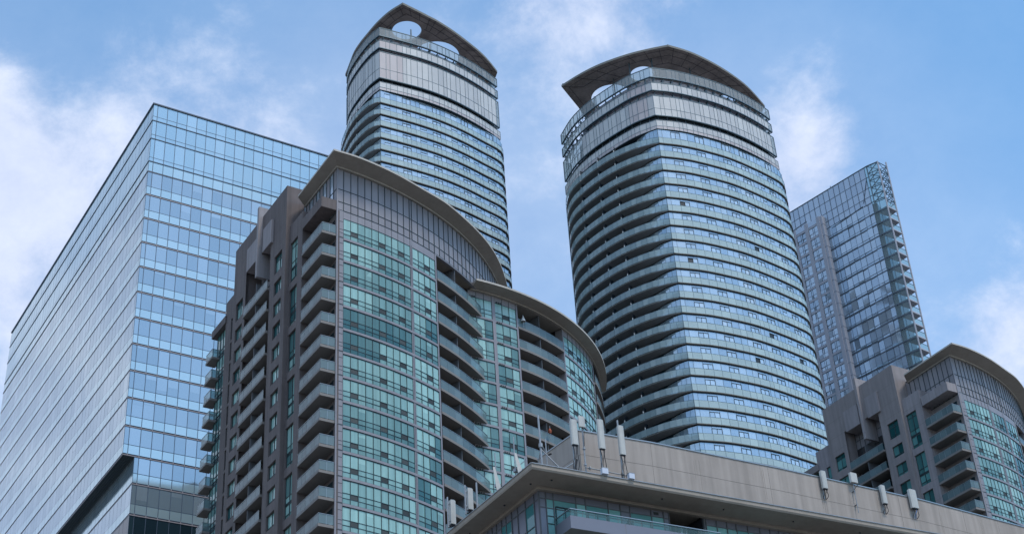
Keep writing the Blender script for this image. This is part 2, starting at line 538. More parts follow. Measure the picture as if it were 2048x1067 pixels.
# ================================================================== office tower (far left)
def build_office():
    global FR
    k = 1.5
    fr = FR = Frame(k)
    C = Vector((-33.44, 116.9))
    LL, LR = 47.35, 21.8
    A = C + L33 * LL; B = C + R33 * LR
    root = thing('office_tower', 'blue glass office block with thin floor lines and an undercut, farthest left', 'office building',
                 fr.w((C.x + R33.x * 10 + L33.x * 20, C.y + R33.y * 10 + L33.y * 20, 1.7 - 1.7 / k)))
    P = Path([A, C, B])
    tC = LL
    tsL = [tC - .43 - i for i in range(0, 47)][::-1]; tsL = [0] + tsL + [tC]
    tsR = [tC, tC + .43] + [tC + .43 + i for i in range(1, 22)]
    lv = [91.97 - 2.676 * i for i in range(0, 12)]       # thick floor lines
    zb = lv[-1]
    # core
    body = MB()
    Q = [A, C, B, B + L33 * LL]
    inn = [(A.x + R33.x * .12, A.y + R33.y * .12), (C.x + R33.x * .12 + L33.x * .12, C.y + R33.y * .12 + L33.y * .12), (B.x + L33.x * .12, B.y + L33.y * .12), (B.x + L33.x * LL, B.y + L33.y * LL)]
    body.prism(inn, zb + .1, 99.6, 'dark_glass')
    body.build('core', root)
    # set-back base: left face stepped in
    st = 1.02
    C2 = C + R33 * st; A2 = A + R33 * st
    b2 = MB()
    b2.prism([(A2.x + R33.x * .12, A2.y + R33.y * .12), (C2.x + R33.x * .12 + L33.x * .12, C2.y + R33.y * .12 + L33.y * .12), (B.x + L33.x * .12, B.y + L33.y * .12), (B.x + L33.x * LL, B.y + L33.y * LL)], 1.7 - 1.7 / k, zb + .1, 'dark_glass')
    b2.build('base_core', root)
    # parapet screen : rows
    rows = [(98.04, 100.0), (95.87, 98.04), (93.16, 95.87), (91.97, 93.16)]
    for q, (z0, z1) in enumerate(rows):
        mb = MB()
        for ts in (tsL, tsR):
            tn = {}
            def cell(i, j):
                v = tn.setdefault(i, RNG.random())
                m = 'office_spandrel' if q == 3 else 'office_screen'
                return (m, .35 + .5 * v * v + (.15 if q == 0 else 0))
            zz = [z0, z1] if q in (3,) else ([z0, z0 + .48, z1] if q else [z0, z0 + .52, z1])
            grid(mb, P, ts, zz, cell, 0, .045 if ts is tsR else .024, .014 if ts is tsR else .003, 'office_mullion', tilt=.0025)
        pbox(mb, P, tC, tsR[-1], z0 - .05, z0 + .03, 0, .05, 'office_mullion')
        pbox(mb, P, 0, tC, z0 - .05, z0 + .03, 0, .05, 'office_mullion')
        mb.build('screen_band', root)
    cap = MB()
    band(cap, P, 0, P.L, 99.98, 100.12, -.5, .10, 'office_mullion', step=60)
    cap.build('parapet_cap', root)
    # storeys
    def storey(Pp, tsl, tsr, z0, z1, tcc, dark=False):
        mb = MB()
        zs = [z0 + .10, z0 + .95, z1 - .09]
        for ts in (tsl, tsr):
            if ts is None: continue
            g = [RNG.random() for _ in ts]
            def cell(i, j):
                if dark: return ('dark_glass', RNG.random())
                if j == 0: return ('office_spandrel', .3 + .6 * g[i])
                return ('office_vision', max(0, min(1, .25 + .55 * g[i] * g[i] + RNG.uniform(-.05, .05) + (.25 if i % 5 == 1 and g[i] > .5 else 0))))
            lf = ts is tsl
            if not dark:
                for i in range(len(ts) - 1):
                    if ts[i + 1] - ts[i] > .6 and RNG.random() < (.22 if ts is tsr else .10):
                        zz = zs[2] - RNG.choice((.25, .45, .8, 1.3))
                        pane(mb, Pp, ts[i] + .04, ts[i + 1] - .04, zz, zs[2] - .02, .004, 'office_vision', min(1, .55 + .45 * RNG.random()), 0)
            grid(mb, Pp, ts, zs, cell, 0, .022 if lf else .045, .003 if lf else .014, 'office_mullion', tilt=.002)
        mb.build('window_band', root)
        sb = MB()
        for ta, tb in ((tsl[0] if tsl else tcc, tcc), (tcc, tsr[-1])):
            if tb - ta < .1: continue
            pbox(sb, Pp, ta, tb, z0 + .0, z0 + .075, -.1, -.02, 'dark_recess')
            pbox(sb, Pp, ta, tb, z0 - .085, z0 - .0, -.1, .04 if ta >= tcc else .008, 'office_sill', .5)
            pbox(sb, Pp, ta, tb, z0 + .07, z0 + .11, -.1, .015, 'office_mullion', .5)
            for t in (tsl or []) + (tsr or []):
                if ta < t < tb and ta >= tcc: pbox(sb, Pp, t - .03, t + .03, z0 - .10, z0 + .12, -.02, .05, 'office_sill', .5)
        sb.build('floor_sill', root)
    for i in range(11):
        storey(P, tsL, tsR, lv[i + 1], lv[i], tC)
    sb = MB()
    for ta, tb in ((0, tC), (tC, P.L)):
        pbox(sb, P, ta, tb, lv[0] - .085, lv[0], -.1, .04, 'office_sill')
        pbox(sb, P, ta, tb, lv[0], lv[0] + .075, -.1, -.02, 'dark_recess')
    sb.build('floor_sill', root)
    # soffit of the overhang
    so = MB()
    q = [A, C, C2 + L33 * 0, A2]
    z = zb - .09
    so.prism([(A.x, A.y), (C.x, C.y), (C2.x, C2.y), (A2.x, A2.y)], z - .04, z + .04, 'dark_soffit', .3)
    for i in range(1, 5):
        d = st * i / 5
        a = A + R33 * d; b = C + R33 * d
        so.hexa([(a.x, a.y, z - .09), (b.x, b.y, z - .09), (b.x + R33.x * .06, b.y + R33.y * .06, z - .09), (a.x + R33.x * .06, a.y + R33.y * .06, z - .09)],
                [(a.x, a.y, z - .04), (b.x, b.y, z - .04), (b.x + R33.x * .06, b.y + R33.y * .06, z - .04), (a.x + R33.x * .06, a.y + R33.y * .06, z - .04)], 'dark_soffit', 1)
    so.build('soffit', root)
    # lower storeys, left face set back
    P2 = Path([A2, C2, B])
    t2 = LL
    ts2 = [t - st for t in tsR if t - st > t2 + .2]
    ts2 = [t2] + ts2
    zl = [zb, 60.02, 57.25, 54.5, 51.8]
    for i in range(4):
        storey(P2, tsL, ts2, zl[i + 1], zl[i], t2, dark=(i >= 2))  # dark glass imitates low neighbours mirrored in these storeys
    # plain lower storeys down to the street
    mb = MB()
    z = zl[-1]; zs = [1.7 - 1.7 / k]
    n = int((z - zs[0]) / 2.7)
    for seg in (tsL[::3], ts2[::3]):
        grid(mb, P2, seg, lin(zs[0], z, n), lambda i, j: ('dark_glass', RNG.random()), 0, .06, .04, 'office_mullion')
    mb.build('lower_glazing', root)


# ================================================================== condominium blocks (brown, curved glass front)
ZF = [91.05 - 2.617 * i for i in range(0, 40)]


def build_condo(shift, label, groups, nfl, second, loggia, seedv, deep, lab_groups):
    """groups: window bays of the curved front; nfl: detailed storeys; second: has the lower curved wing"""
    global FR
    k = 1.05
    BW = 'taupe_wall' if deep else 'brown_wall'
    rng = random.Random(seedv)
    fr = FR = Frame(k, shift)
    C = Vector((-17.17, 128.21))
    root = thing('condominium_tower', label, 'apartment building', fr.w((C.x - 3, C.y + 12, 1.7 - 1.7 / k)))
    zg = 1.7 - 1.7 / k
    zbot = ZF[nfl]
    cx, cy, r = -38.77, 158.99, 37.55
    a0 = math.atan2(C.y - cy, C.x - cx)
    V1 = Path(arc(cx, cy, r, a0, a0 + 34 / r, 42))          # curved front, t = arc length from the corner
    WC = 'teal_window'
    WS = 'teal_deep' if deep else 'teal_window'

    def sw(s, w): q = C + L33 * s - R33 * w; return (q.x, q.y)

    def side(w, s1, s0): return Path([sw(s1, w), sw(s0, w)])  # left face plane at protrusion w, travelling towards the corner

    lend = groups[-1][1] + .2
    tipT = 22.7
    # ---- core volumes
    core = MB()
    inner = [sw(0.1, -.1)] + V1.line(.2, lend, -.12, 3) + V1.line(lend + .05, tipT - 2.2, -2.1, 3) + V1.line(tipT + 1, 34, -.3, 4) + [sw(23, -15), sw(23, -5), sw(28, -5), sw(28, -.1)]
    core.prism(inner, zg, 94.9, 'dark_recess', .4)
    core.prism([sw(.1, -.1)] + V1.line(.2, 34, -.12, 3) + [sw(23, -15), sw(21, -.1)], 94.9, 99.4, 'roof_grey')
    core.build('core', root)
    # ---- crown cladding
    gaps = [g[1] for g in groups]
    ts = [0, groups[0][0]]
    for gi, (ga, gb, n) in enumerate(groups):
        if gi: ts.append(ga)
        ts += lin(ga, gb, n)[1:]
    t = ts[-1]
    while t < 33: t += .86; ts.append(t)
    cr = MB()
    tone = {}
    def cc(i, j): return ('clad_grey', tone.setdefault((i, j), .2 + .8 * rng.random()))
    zc = [94.35, 95.36, 96.91, 99.7]
    grid(cr, V1, ts, zc, cc, 0.0, .05, .06, 'frame_dark', tilt=.003)
    band(cr, V1, groups[-1][1] + .2, 33, 94.2, 94.36, -.3, .03, 'clad_grey', .6)
    cr.build('crown_cladding', root)
    ls = MB()
    S0 = side(0, 14, 0)
    tl = lin(0, 14, 17)
    grid(ls, S0, tl, [94.0, 96.91, 99.7], lambda i, j: (('far_screen' if i % 2 and not deep else 'clad_grey'), rng.random()), 0, .06, .06, 'frame_dark')
    ls.build('side_cladding', root)
    # ---- cornice
    co = MB()
    oc = smooth([(-17.21, 125.81), (-14.70, 127.48), (-11.62, 130.28), (-8.62, 133.74), (-6.35, 136.6), (-3.90, 141.06), (-2.29, 144.92), (-1.28, 148.84), (-.67, 153.74), (-.6, 158.5)], 5)
    le = (-21.99, 133.35)
    wall_in = V1.line(.0, 33, -.0, 2)
    # sloped soffit: outer edge high, inner edge a little lower at the wall
    OP = [le, *oc]
    IP = [sw(7.7, 0)] + [V1.at(tt) for tt in [0] + [V1.near(*q) for q in oc[1:]]]
    zt, ze, zi = 100.10, 99.90, 99.55
    for i in range(len(OP) - 1):
        o0, o1, i0, i1 = OP[i], OP[i + 1], IP[i], IP[i + 1]
        co.face([(*o0, ze), (*o1, ze), (*o1, zt), (*o0, zt)], 'cornice_edge', .5)
        co.face([(*o0, zt), (*o1, zt), (*i1, zt + .1), (*i0, zt + .1)], 'roof_grey', .5)
        m0 = Vector(i0).lerp(Vector(o0), .14); m1 = Vector(i1).lerp(Vector(o1), .14)
        co.face([(*m0, zi), (*m1, zi), (*o1, ze), (*o0, ze)], 'cornice', .4)
        co.face([(*m0, zi - .16), (*m1, zi - .16), (*m1, zi), (*m0, zi)], 'cornice', .9)
        co.face([(*i0, zi - .16), (*i1, zi - .16), (*m1, zi - .16), (*m0, zi - .16)], 'cornice', .8)
    co.face([(*OP[0], ze), (*OP[0], zt), (*IP[0], zt + .1), (*IP[0], zi - .16)], 'cornice_edge')
    # small lip line under the outer edge
    co.build('cornice', root)
    rf = MB()
    rf.prism([sw(7.7, -.1)] + V1.line(0, 33, -.1, 2) + [sw(23, -14)], 99.7, 100.05, 'roof_grey')
    rf.build('roof', root)

    # ---- curved front: pilasters, floor bands, windows
    fr_w = MB()
    for gi, (ga, gb, n) in enumerate(groups):
        pa = 0 if gi == 0 else groups[gi - 1][1]
        band(fr_w, V1, pa, ga - .0, zg, 94.33, -.1, .03, 'clad_grey', .5, 1)
        if gi == 0:
            for i in range(nfl):
                for dz in (.55, .95, 1.9): pbox(fr_w, V1, .1, ga - .05, ZF[i] + dz, ZF[i] + dz + .04, .03, .045, 'frame_dark')
            for i in range(nfl + 1): pbox(fr_w, V1, -.02, ga, ZF[i] - .0, ZF[i] + .06, .0, .08, 'frame_grey')
        else:
            for i in range(nfl): pbox(fr_w, V1, (pa + ga) / 2 - .02, (pa + ga) / 2 + .02, ZF[i], ZF[i] + 2.5, .03, .06, 'frame_grey')
    band(fr_w, V1, groups[-1][1], lend, zg, 94.33, -1.5, .05, 'clad_grey', .7, 1)
    band(fr_w, V1, groups[0][0], lend - .2, 93.41, 94.34, -.08, .0, 'clad_grey', .8, .85)
    for tt in lin(groups[0][0], groups[0][1], groups[0][2]): pbox(fr_w, V1, tt - .02, tt + .02, 93.41, 94.3, 0, .03, 'frame_grey')
    for i in range(nfl + 1):
        band(fr_w, V1, groups[0][0], groups[-1][1], ZF[i] - .25, ZF[i] - .0, -.1, .07, 'clad_grey', .7, .85)
        band(fr_w, V1, groups[0][0], groups[-1][1], ZF[i] - .29, ZF[i] - .25, -.1, .03, 'frame_dark', .7, .85)
    fr_w.build('front_frame', root)

    def win(P, ts, z0, z1, off, glass, base, louv=(), name='window', fm='frame_dark', jit=.14, rows=(.225, .45), low=None):
        mb = MB()
        h = z1 - z0
        zs = [z0] + [z0 + h * q for q in rows] + [z1]
        split = rng.randrange(2, max(3, len(ts) - 1))
        b1 = base + rng.choice((-.42, -.15, .05, .2, .3)); b2 = base + rng.choice((-.42, -.15, .05, .2, .3))
        ct = [(b1 if i < split else b2) + rng.uniform(-jit, jit) * .6 for i in range(len(ts))]
        def cell(i, j):
            v = ct[i]
            if j < len(zs) - 2: v -= .10 + .22 * rng.random() * (j == 0)
            if i in louv and j == len(zs) - 3: return ('louvre', rng.random())
            return (glass, max(0, min(1, v)))
        grid(mb, P, ts, zs, cell, off, .048, .05, fm, tilt=.008)
        if rng.random() < .35 and len(ts) > 3:            # a half drawn blind behind the glass
            i = rng.randrange(len(ts) - 1); zz = z1 - h * rng.uniform(.1, .3)
            pane(mb, P, ts[i] + .05, ts[i + 1] - .05, zz, z1 - .04, off + .004, glass, min(1, ct[i] + .25), .0)
        return mb.build(name, root)

    L1 = {0: (1, 5, 8), 1: (2,), 2: (2,)}
    for i in range(nfl):
        ztop = 93.40 if i == 0 else ZF[i - 1] - .30
        for gi, (ga, gb, n) in enumerate(groups):
            win(V1, lin(ga, gb, n), ZF[i] + .02, ztop, -.02, WC, .58, L1[gi])

    # ---- loggia balconies on the curved front
    def balcony(P, t0, t1, z, w_in, out=.12, rail_off=.08, parent=None, ret=True, part_t=None, mtx='balcony_glass', height=.98, tone=.5, step=.7):
        mb = MB()
        band(mb, P, t0, t1, z, z + .27, -w_in, out, 'slab', tone, step)
        o = mb.build('balcony', parent or root)
        rm = MB()
        n = max(1, round((t1 - t0) / 1.15))
        tt = lin(t0 + .03, t1 - .03, n)
        for a, b in zip(tt[:-1], tt[1:]):
            pane(rm, P, a + .015, b - .015, z + .30, z + .27 + height, rail_off, mtx, rng.random(), .004)
            pbox(rm, P, a - .012, a + .012, z + .27, z + .27 + height, rail_off - .04, rail_off - .01, 'rail_metal')
            pbox(rm, P, a, b, z + .27 + height, z + .31 + height, rail_off - .03, rail_off + .03, 'rail_metal')
        if ret:
            a, b = P.at(t1, rail_off), P.at(t1, -w_in * .45)
            rm.face([(*a, z + .3), (*b, z + .3), (*b, z + .27 + height), (*a, z + .27 + height)], mtx, .2)
        rm.build('railing', o)
        return o

    tip = loggia
    b0 = balcony(V1, lend, tip, ZF[0] - .02, 1.9, .16, .10)
    for i in range(1, nfl): copy_tree(b0, root, (ZF[i] - ZF[0]) * k)
    pm = MB()
    tp = 16.65 if second else lend + 3.4
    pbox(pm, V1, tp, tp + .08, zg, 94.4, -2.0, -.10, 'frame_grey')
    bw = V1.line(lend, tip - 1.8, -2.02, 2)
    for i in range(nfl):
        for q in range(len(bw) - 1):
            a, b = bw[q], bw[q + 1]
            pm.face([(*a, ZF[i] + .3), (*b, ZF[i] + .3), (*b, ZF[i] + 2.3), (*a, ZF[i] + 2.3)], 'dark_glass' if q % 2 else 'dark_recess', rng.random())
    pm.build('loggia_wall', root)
    # soffit over the top loggia
    cs = MB()
    band(cs, V1, lend, 33, 94.36, 94.5, -3.4, -.02, 'cornice', .2)
    cs.build('loggia_ceiling', root)

    # ---- left face -------------------------------------------------
    # wall behind the corner balconies
    lw = MB()
    pbox(lw, side(0, 8, 0), 0, 7.99, zg, 94.2, -.3, -.02, BW, .2)
    # pier beside the balconies
    def wall_with_holes(mb, P, t0, t1, z0, z1, holes, off, depth, m, tone, joints=()):
        """wall plane at offset 0 from path (holes: (ta, tb, za, zb)) with real reveals"""
        tsx = sorted({t0, t1} | {h[0] for h in holes} | {h[1] for h in holes})
        zsx = sorted({z0, z1} | {h[2] for h in holes} | {h[3] for h in holes} | set(j for j in joints if z0 < j < z1))
        for i in range(len(tsx) - 1):
            for j in range(len(zsx) - 1):
                tm, zm = (tsx[i] + tsx[i + 1]) / 2, (zsx[j] + zsx[j + 1]) / 2
                if any(h[0] < tm < h[1] and h[2] < zm < h[3] for h in holes): continue
                a, b = P.at(tsx[i], off), P.at(tsx[i + 1], off)
                mb.face([(*a, zsx[j]), (*b, zsx[j]), (*b, zsx[j + 1]), (*a, zsx[j + 1])], m, tone + .0)
        for ta, tb, za, zb in holes:
            a, b, c, d = P.at(ta, off), P.at(tb, off), P.at(tb, off - depth), P.at(ta, off - depth)
            mb.face([(*a, za), (*d, za), (*d, zb), (*a, zb)], m, tone)
            mb.face([(*b, za), (*b, zb), (*c, zb), (*c, za)], m, tone)
            mb.face([(*a, zb), (*d, zb), (*c, zb), (*b, zb)], m, tone)
            mb.face([(*a, za), (*b, za), (*c, za), (*d, za)], m, tone)
    # joints drawn as thin recessed-looking dark strips standing 1 mm proud
    def joint(mb, P, t0, t1, z, off): pbox(mb, P, t0, t1, z - .012, z + .012, off - .02, off + .004, 'joint')
    lw.build('side_wall', root)

    pier_m = 'pale_wall' if deep else BW
    P1 = side(1.55, 8.05, 4.85)
    T = lambda P, s: P.L - (s - 4.85)
    holes = []
    n2 = (nfl + 1) // 2 + 1
    for q in range(n2):
        zb_ = 89.45 - 5.234 * q
        ztp = 94.35 if q == 0 else zb_ + 4.35
        holes.append((P1.L - (7.85 - 4.85), P1.L - (6.0 - 4.85), zb_, ztp))
    mb = MB()
    holes = [h for h in holes if h[2] > zg + 2]
    wall_with_holes(mb, P1, 0, P1.L, zg, 96.7, holes, 0, .28, pier_m, .8)
    a, b = sw(4.85, 1.55), sw(4.85, -.3)
    mb.face([(*a, zg), (*b, zg), (*b, 96.7), (*a, 96.7)], pier_m, .5)
    mb.face([(*sw(8.05, 1.55), 96.7), (*sw(4.85, 1.55), 96.7), (*sw(4.85, -.3), 96.7), (*sw(8.05, -.3), 96.7)], pier_m, .5)
    for i in range(nfl): joint(mb, P1, 2.05, P1.L, ZF[i] + 1.0, 0)
    joint(mb, P1, 0, P1.L, 94.9, 0)
    pbox(mb, P1, 2.03, 2.05, zg, 94.6, -.02, .004, 'joint')
    mb.build('pier', root)
    for h in holes:
        m2 = MB()
        hm = h[2] + (h[3] - h[2]) * .36
        zs = [h[2], h[2] + .5, hm - .12, hm + .12, hm + .75, h[3]] if h[3] - h[2] < 4.7 else [h[2], h[2] + .5, hm - .12, hm + .12, hm + .75, h[3] - .6, h[3]]
        base = rng.uniform(.1, .7)
        def cell(i, j):
            if j == 2: return ('frame_dark', .5)
            return (WS, max(0, min(1, base * (1 if j > 2 else .7) + rng.choice((-.3, -.1, .1, .5)))))  # palest panes imitate reflections by tone
        grid(m2, P1, lin(h[0], h[1], 2), zs, cell, -.24, .07, .06, 'frame_dark', tilt=.012)
        m2.build('tall_window', root)

    # corner balconies
    Pb = Path([sw(4.85, 1.6), sw(.0, 1.6), sw(.0, .0)])
    bm = MB()
    bm.prism([sw(4.86, 1.6), sw(.05, 1.6), sw(.05, -.05), sw(4.86, -.05)], ZF[0], ZF[0] + .27, 'slab', .6, bottom='slab')
    ob = bm.build('balcony', root)
    rm = MB()
    Pr = Path([sw(4.83, 1.55), sw(.06, 1.55), sw(.06, .05)])
    nn = lin(0, Pr.c[1], 5) + lin(Pr.c[1], Pr.L, 2)[1:]
    for a, b in zip(nn[:-1], nn[1:]):
        aa, bb = a, b
        pane(rm, Pr, aa + .02, bb - .02, ZF[0] + .31, ZF[0] + 1.22, 0, 'balcony_glass', rng.random(), .003)
        for t_ in (aa + .012, bb - .012): pbox(rm, Pr, t_ - .012, t_ + .012, ZF[0] + .27, ZF[0] + 1.25, -.045, -.015, 'rail_metal')
        pbox(rm, Pr, aa, bb, ZF[0] + 1.22, ZF[0] + 1.26, -.03, .03, 'rail_metal')
    rm.build('railing', ob)
    # door wall behind each balcony
    dm = MB()
    for i in range(nfl):
        for q, (sa, sb) in enumerate(((.5, 1.6), (1.6, 2.7))):
            a, b = sw(sb, .0), sw(sa, .0)
            dm.face([(*a, ZF[i] + .3), (*b, ZF[i] + .3), (*b, ZF[i] + 2.2), (*a, ZF[i] + 2.2)], 'dark_glass', rng.random())
    dm.build('balcony_door', root)
    for i in range(1, nfl): copy_tree(ob, root, (ZF[i] - ZF[0]) * k)
    # canopy slab over the top one
    cm = MB()
    cm.prism([sw(4.6, 1.72), sw(0.0, 1.72), sw(0.0, -.02), sw(4.6, -.02)], 94.15, 95.38, pier_m, .8)
    cm.build('canopy_slab', root)
    # corner post
    cp = MB()
    a = C - L33 * .06
    cp.prism([sw(.0, .06), sw(-.06, .06), sw(-.06, -.1), sw(.0, -.1)], zg, 99.5, 'clad_grey', .4)
    cp.build('corner_post', root)

    # main side block
    wb = 2.0
    PB = side(wb, 22.0, 8.05)
    S = lambda s: PB.L - (s - 8.05)
    holes = [(S(18.6), S(12.0), zbot, 97.0)]
    for i in range(nfl + 1):
        zt_ = 94.35 if i == 0 else ZF[i - 1]
        zb_ = ZF[0] + 1.05 if i == 0 else ZF[i - 1] - 1.6
        holes.append((S(10.85), S(8.95), zb_, zt_))
        holes.append((S(21.2), S(19.3), zb_, zt_))
    mb = MB()
    wh = [h for h in holes]
    wall_with_holes(mb, PB, 0, PB.L, zg, 101.9, wh[1:] + [(S(18.6), S(12.0), zbot, 97.0)], 0, .30, BW, .7)
    for z in (95.1, 97.0, 99.4): 
        joint(mb, PB, 0, S(18.6), z, 0); joint(mb, PB, S(12.0), PB.L, z, 0)
    for s_ in (8.5, 11.45, 18.95, 21.6): pbox(mb, PB, S(s_) - .01, S(s_) + .01, zg, 99.4, -.02, .004, 'joint')
    # side (towards the front) and top, and back of the recess
    mb.face([(*sw(8.05, wb), zg), (*sw(8.05, -.3), zg), (*sw(8.05, -.3), 101.9), (*sw(8.05, wb), 101.9)], BW, .9)
    e = sw(8.05, -5.5)
    mb.face([(*sw(8.05, -.3), 99.0), (*e, 99.0), (*e, 101.9), (*sw(8.05, -.3), 101.9)], BW, .9)
    mb.face([(*sw(22, wb), 101.9), (*sw(8.05, wb), 101.9), (*sw(8.05, -5.5), 101.9), (*sw(22, -5.5), 101.9)], 'roof_grey', .9)
    mb.face([(*sw(22, wb), zg), (*sw(22, wb), 101.9), (*sw(22, -5.5), 101.9), (*sw(22, -5.5), zg)], BW, .9)
    mb.face([(*sw(8.05, -5.5), 99), (*sw(22, -5.5), 99), (*sw(22, -5.5), 101.9), (*sw(8.05, -5.5), 101.9)], BW, .9)
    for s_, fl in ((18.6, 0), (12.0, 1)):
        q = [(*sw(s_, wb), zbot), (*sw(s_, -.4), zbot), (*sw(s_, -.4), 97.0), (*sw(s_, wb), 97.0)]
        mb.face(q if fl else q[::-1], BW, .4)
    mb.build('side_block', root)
    gm = MB()
    Pg = side(.2, 18.6, 12.0)
    grid(gm, Pg, lin(0, Pg.L, 8), [zbot] + [ZF[i] + d for i in range(nfl - 1, -1, -1) for d in (.3, 2.3)] + [94.6, 95.8, 97.3], lambda i, j: (('dark_glass' if j % 2 else 'dark_recess') if not j > 2 * nfl else 'clad_grey', rng.random()), 0, .05, .05, 'frame_dark')
    gm.build('recess_glazing', root)
    for h in holes[1:]:
        m2 = MB()
        tall = h[3] - h[2] > 1.9
        zs = [h[2], h[2] + .35, h[3]] if not tall else [h[2], h[2] + .35, h[3] - .62, h[3]]
        base = rng.uniform(.15, .75)
        def cell(i, j):
            if j == 2: return (WS, .05)
            return (WS, max(0, min(1, base + rng.choice((-.45, -.1, .3, .5)) - (.25 if j == 0 else 0))))  # some panes made paler, a reflection put into their tone
        grid(m2, PB, [h[0], h[0] + (h[1] - h[0]) * .5, h[1]], zs, cell, -.25, .07, .06, 'frame_dark', tilt=.012)
        m2.build('window', root)
    # balconies in the recess
    Pm = side(2.25, 18.55, 12.05)
    bm = MB()
    bm.prism([sw(18.55, 2.25), sw(12.05, 2.25), sw(12.05, .2), sw(18.55, .2)], ZF[0], ZF[0] + .26, 'slab', .2)
    ob = bm.build('balcony', root)
    rm = MB()
    Pr = Path([sw(18.5, 2.2), sw(12.1, 2.2), sw(12.1, 2.0)])
    tt = lin(0, Pr.c[1], 6)
    for a, b in zip(tt[:-1], tt[1:]):
        pane(rm, Pr, a + .02, b - .02, ZF[0] + .30, ZF[0] + 1.2, 0, 'balcony_glass', rng.random(), .003)
        pbox(rm, Pr, a - .012, a + .012, ZF[0] + .26, ZF[0] + 1.2, -.045, -.015, 'rail_metal')
        pbox(rm, Pr, a, b, ZF[0] + 1.2, ZF[0] + 1.24, -.03, .03, 'rail_metal')
    rm.build('railing', ob)
    dv = MB(); pbox(dv, side(2.1, 15.4, 15.3), 0, .1, ZF[0] + .26, ZF[0] + 2.6, -1.8, 0, 'frame_grey'); dv.build('divider', ob)
    for i in range(1, nfl): copy_tree(ob, root, (ZF[i] - ZF[0]) * k)
    # hung boxes and fin
    for sa, sb in ((13.35, 11.1), (17.7, 15.0)):
        bx = MB()
        bx.prism([sw(sa + .25, 2.28), sw(sb + .25, 2.28), sw(sb + .25, .3), sw(sa + .25, .3)], 96.6, 99.55, 'pale_wall', .6)
        bx.build('wall_box', root)
    fn = MB()
    fn.prism([sw(14.85, 2.5), sw(14.45, 2.5), sw(14.45, -.8), sw(14.85, -.8)], 94.0, 103.1, 'pale_wall', .9)
    fn.build('fin', root)

    # pale strip with slit windows
    PS = side(1.6, 25.1, 22.0)
    s3 = lambda s: PS.L - (s - 22.0)
    mb = MB()
    hs = []
    for i in range(nfl):
        zt_ = 93.9 if i == 0 else ZF[i - 1] - .25
        hs.append((s3(23.5), s3(22.75), ZF[i] + .1, zt_))
    wall_with_holes(mb, PS, 0, PS.L, zg, 96.9, hs, 0, .25, pier_m, .2)
    mb.face([(*sw(25.1, 1.6), 96.9), (*sw(22, 1.6), 96.9), (*sw(22, -3), 96.9), (*sw(25.1, -3), 96.9)], 'roof_grey')
    for i in range(nfl): joint(mb, PS, 0, PS.L, ZF[i] - .05, 0)
    mb.build('end_strip', root)
    for h in hs:
        m2 = MB(); zs = [h[2], h[2] + .6, h[2] + 1.1, h[3]]
        grid(m2, PS, [h[0], h[1]], zs, lambda i, j: (WS, rng.random()), -.2, .07, .05, 'frame_dark', tilt=.012)
        m2.build('slit_window', root)
    # end bay: glazed, with overhanging head
    mb = MB()
    mb.prism([sw(28.9, 1.75), sw(24.9, 1.75), sw(24.9, -3), sw(28.9, -3)], 94.2, 95.15, BW, .3)
    mb.prism([sw(28.2, 1.0), sw(24.9, 1.0), sw(24.9, -3), sw(28.2, -3)], zg, 94.2, 'dark_recess', .3)
    mb.build('end_bay', root)
    PE = side(1.2, 28.25, 24.9)
    for i in range(nfl):
        m2 = MB(); zt_ = 94.18 if i == 0 else ZF[i - 1] - .06
        dd = rng.uniform(.2, .7)
        grid(m2, PE, lin(0, PE.L, 4), [ZF[i], ZF[i] + .45, ZF[i] + .95, zt_], lambda i_, j: (WS if j else 'dark_glass', max(0, min(1, dd + rng.uniform(-.35, .35) - .2 * (j == 1)))), 0, .09, .06, 'frame_dark', tilt=.012)
        m2.build('bay_window', root)
    # projecting end balconies
    bm = MB()
    zz = ZF[0] - .0
    bm.prism([sw(29.6, 2.05), sw(27.65, 2.05), sw(27.65, .9), sw(29.6, .9)], zz, zz + .26, 'slab', .4)
    ob = bm.build('balcony', root)
    rm = MB(); Pr = Path([sw(29.55, 2.0), sw(27.7, 2.0), sw(27.7, .95)])
    for a, b in ((0, .9), (.9, Pr.c[1]), (Pr.c[1], Pr.L)):
        pane(rm, Pr, a + .02, b - .02, zz + .30, zz + 1.2, 0, 'balcony_glass', rng.random(), .003)
        pbox(rm, Pr, a, b, zz + 1.2, zz + 1.24, -.03, .03, 'rail_metal')
        pbox(rm, Pr, a, a + .03, zz + .26, zz + 1.2, -.03, .0, 'rail_metal')
    a, b = sw(29.55, 2.0), sw(29.55, .95)
    rm.face([(*a, zz + .3), (*b, zz + .3), (*b, zz + 1.2), (*a, zz + 1.2)], 'balcony_glass', .5)
    rm.build('railing', ob)
    for i in range(1, nfl): copy_tree(ob, root, (ZF[i] - ZF[0]) * k)

    if not second: return root
    # ---- lower curved wing
    wp = arc(-19.36, 169.84, 29.12, math.atan2(-27.4, 10.0), math.atan2(4.5, 28.8), 44)
    W = Path(wp)
    t0 = W.near(-3.56, 145.5)
    TT = lambda v: t0 + v
    cmb = MB()
    cmb.prism(W.line(.3, TT(4.7), -.12, 1.5) + W.line(TT(4.75), TT(12.5), -2.1, 2) + W.line(TT(12.6), TT(21.2), -.12, 1.5) + W.line(TT(21.3), W.L, -1.6, 2) + [(-2, 175), (-12, 160)], zg, 94.2, 'dark_recess', .3)
    cmb.build('wing_core', root)
    co = MB()
    oc2 = arc(-17.94, 167.93, 28.52, math.atan2(143.15 - 167.93, -3.95 + 17.94), math.atan2(169.9 - 167.93, 28.4), 40)
    IP = [W.at(W.near(*q)) for q in oc2]
    zt, ze, zi = 94.58, 94.36, 94.22
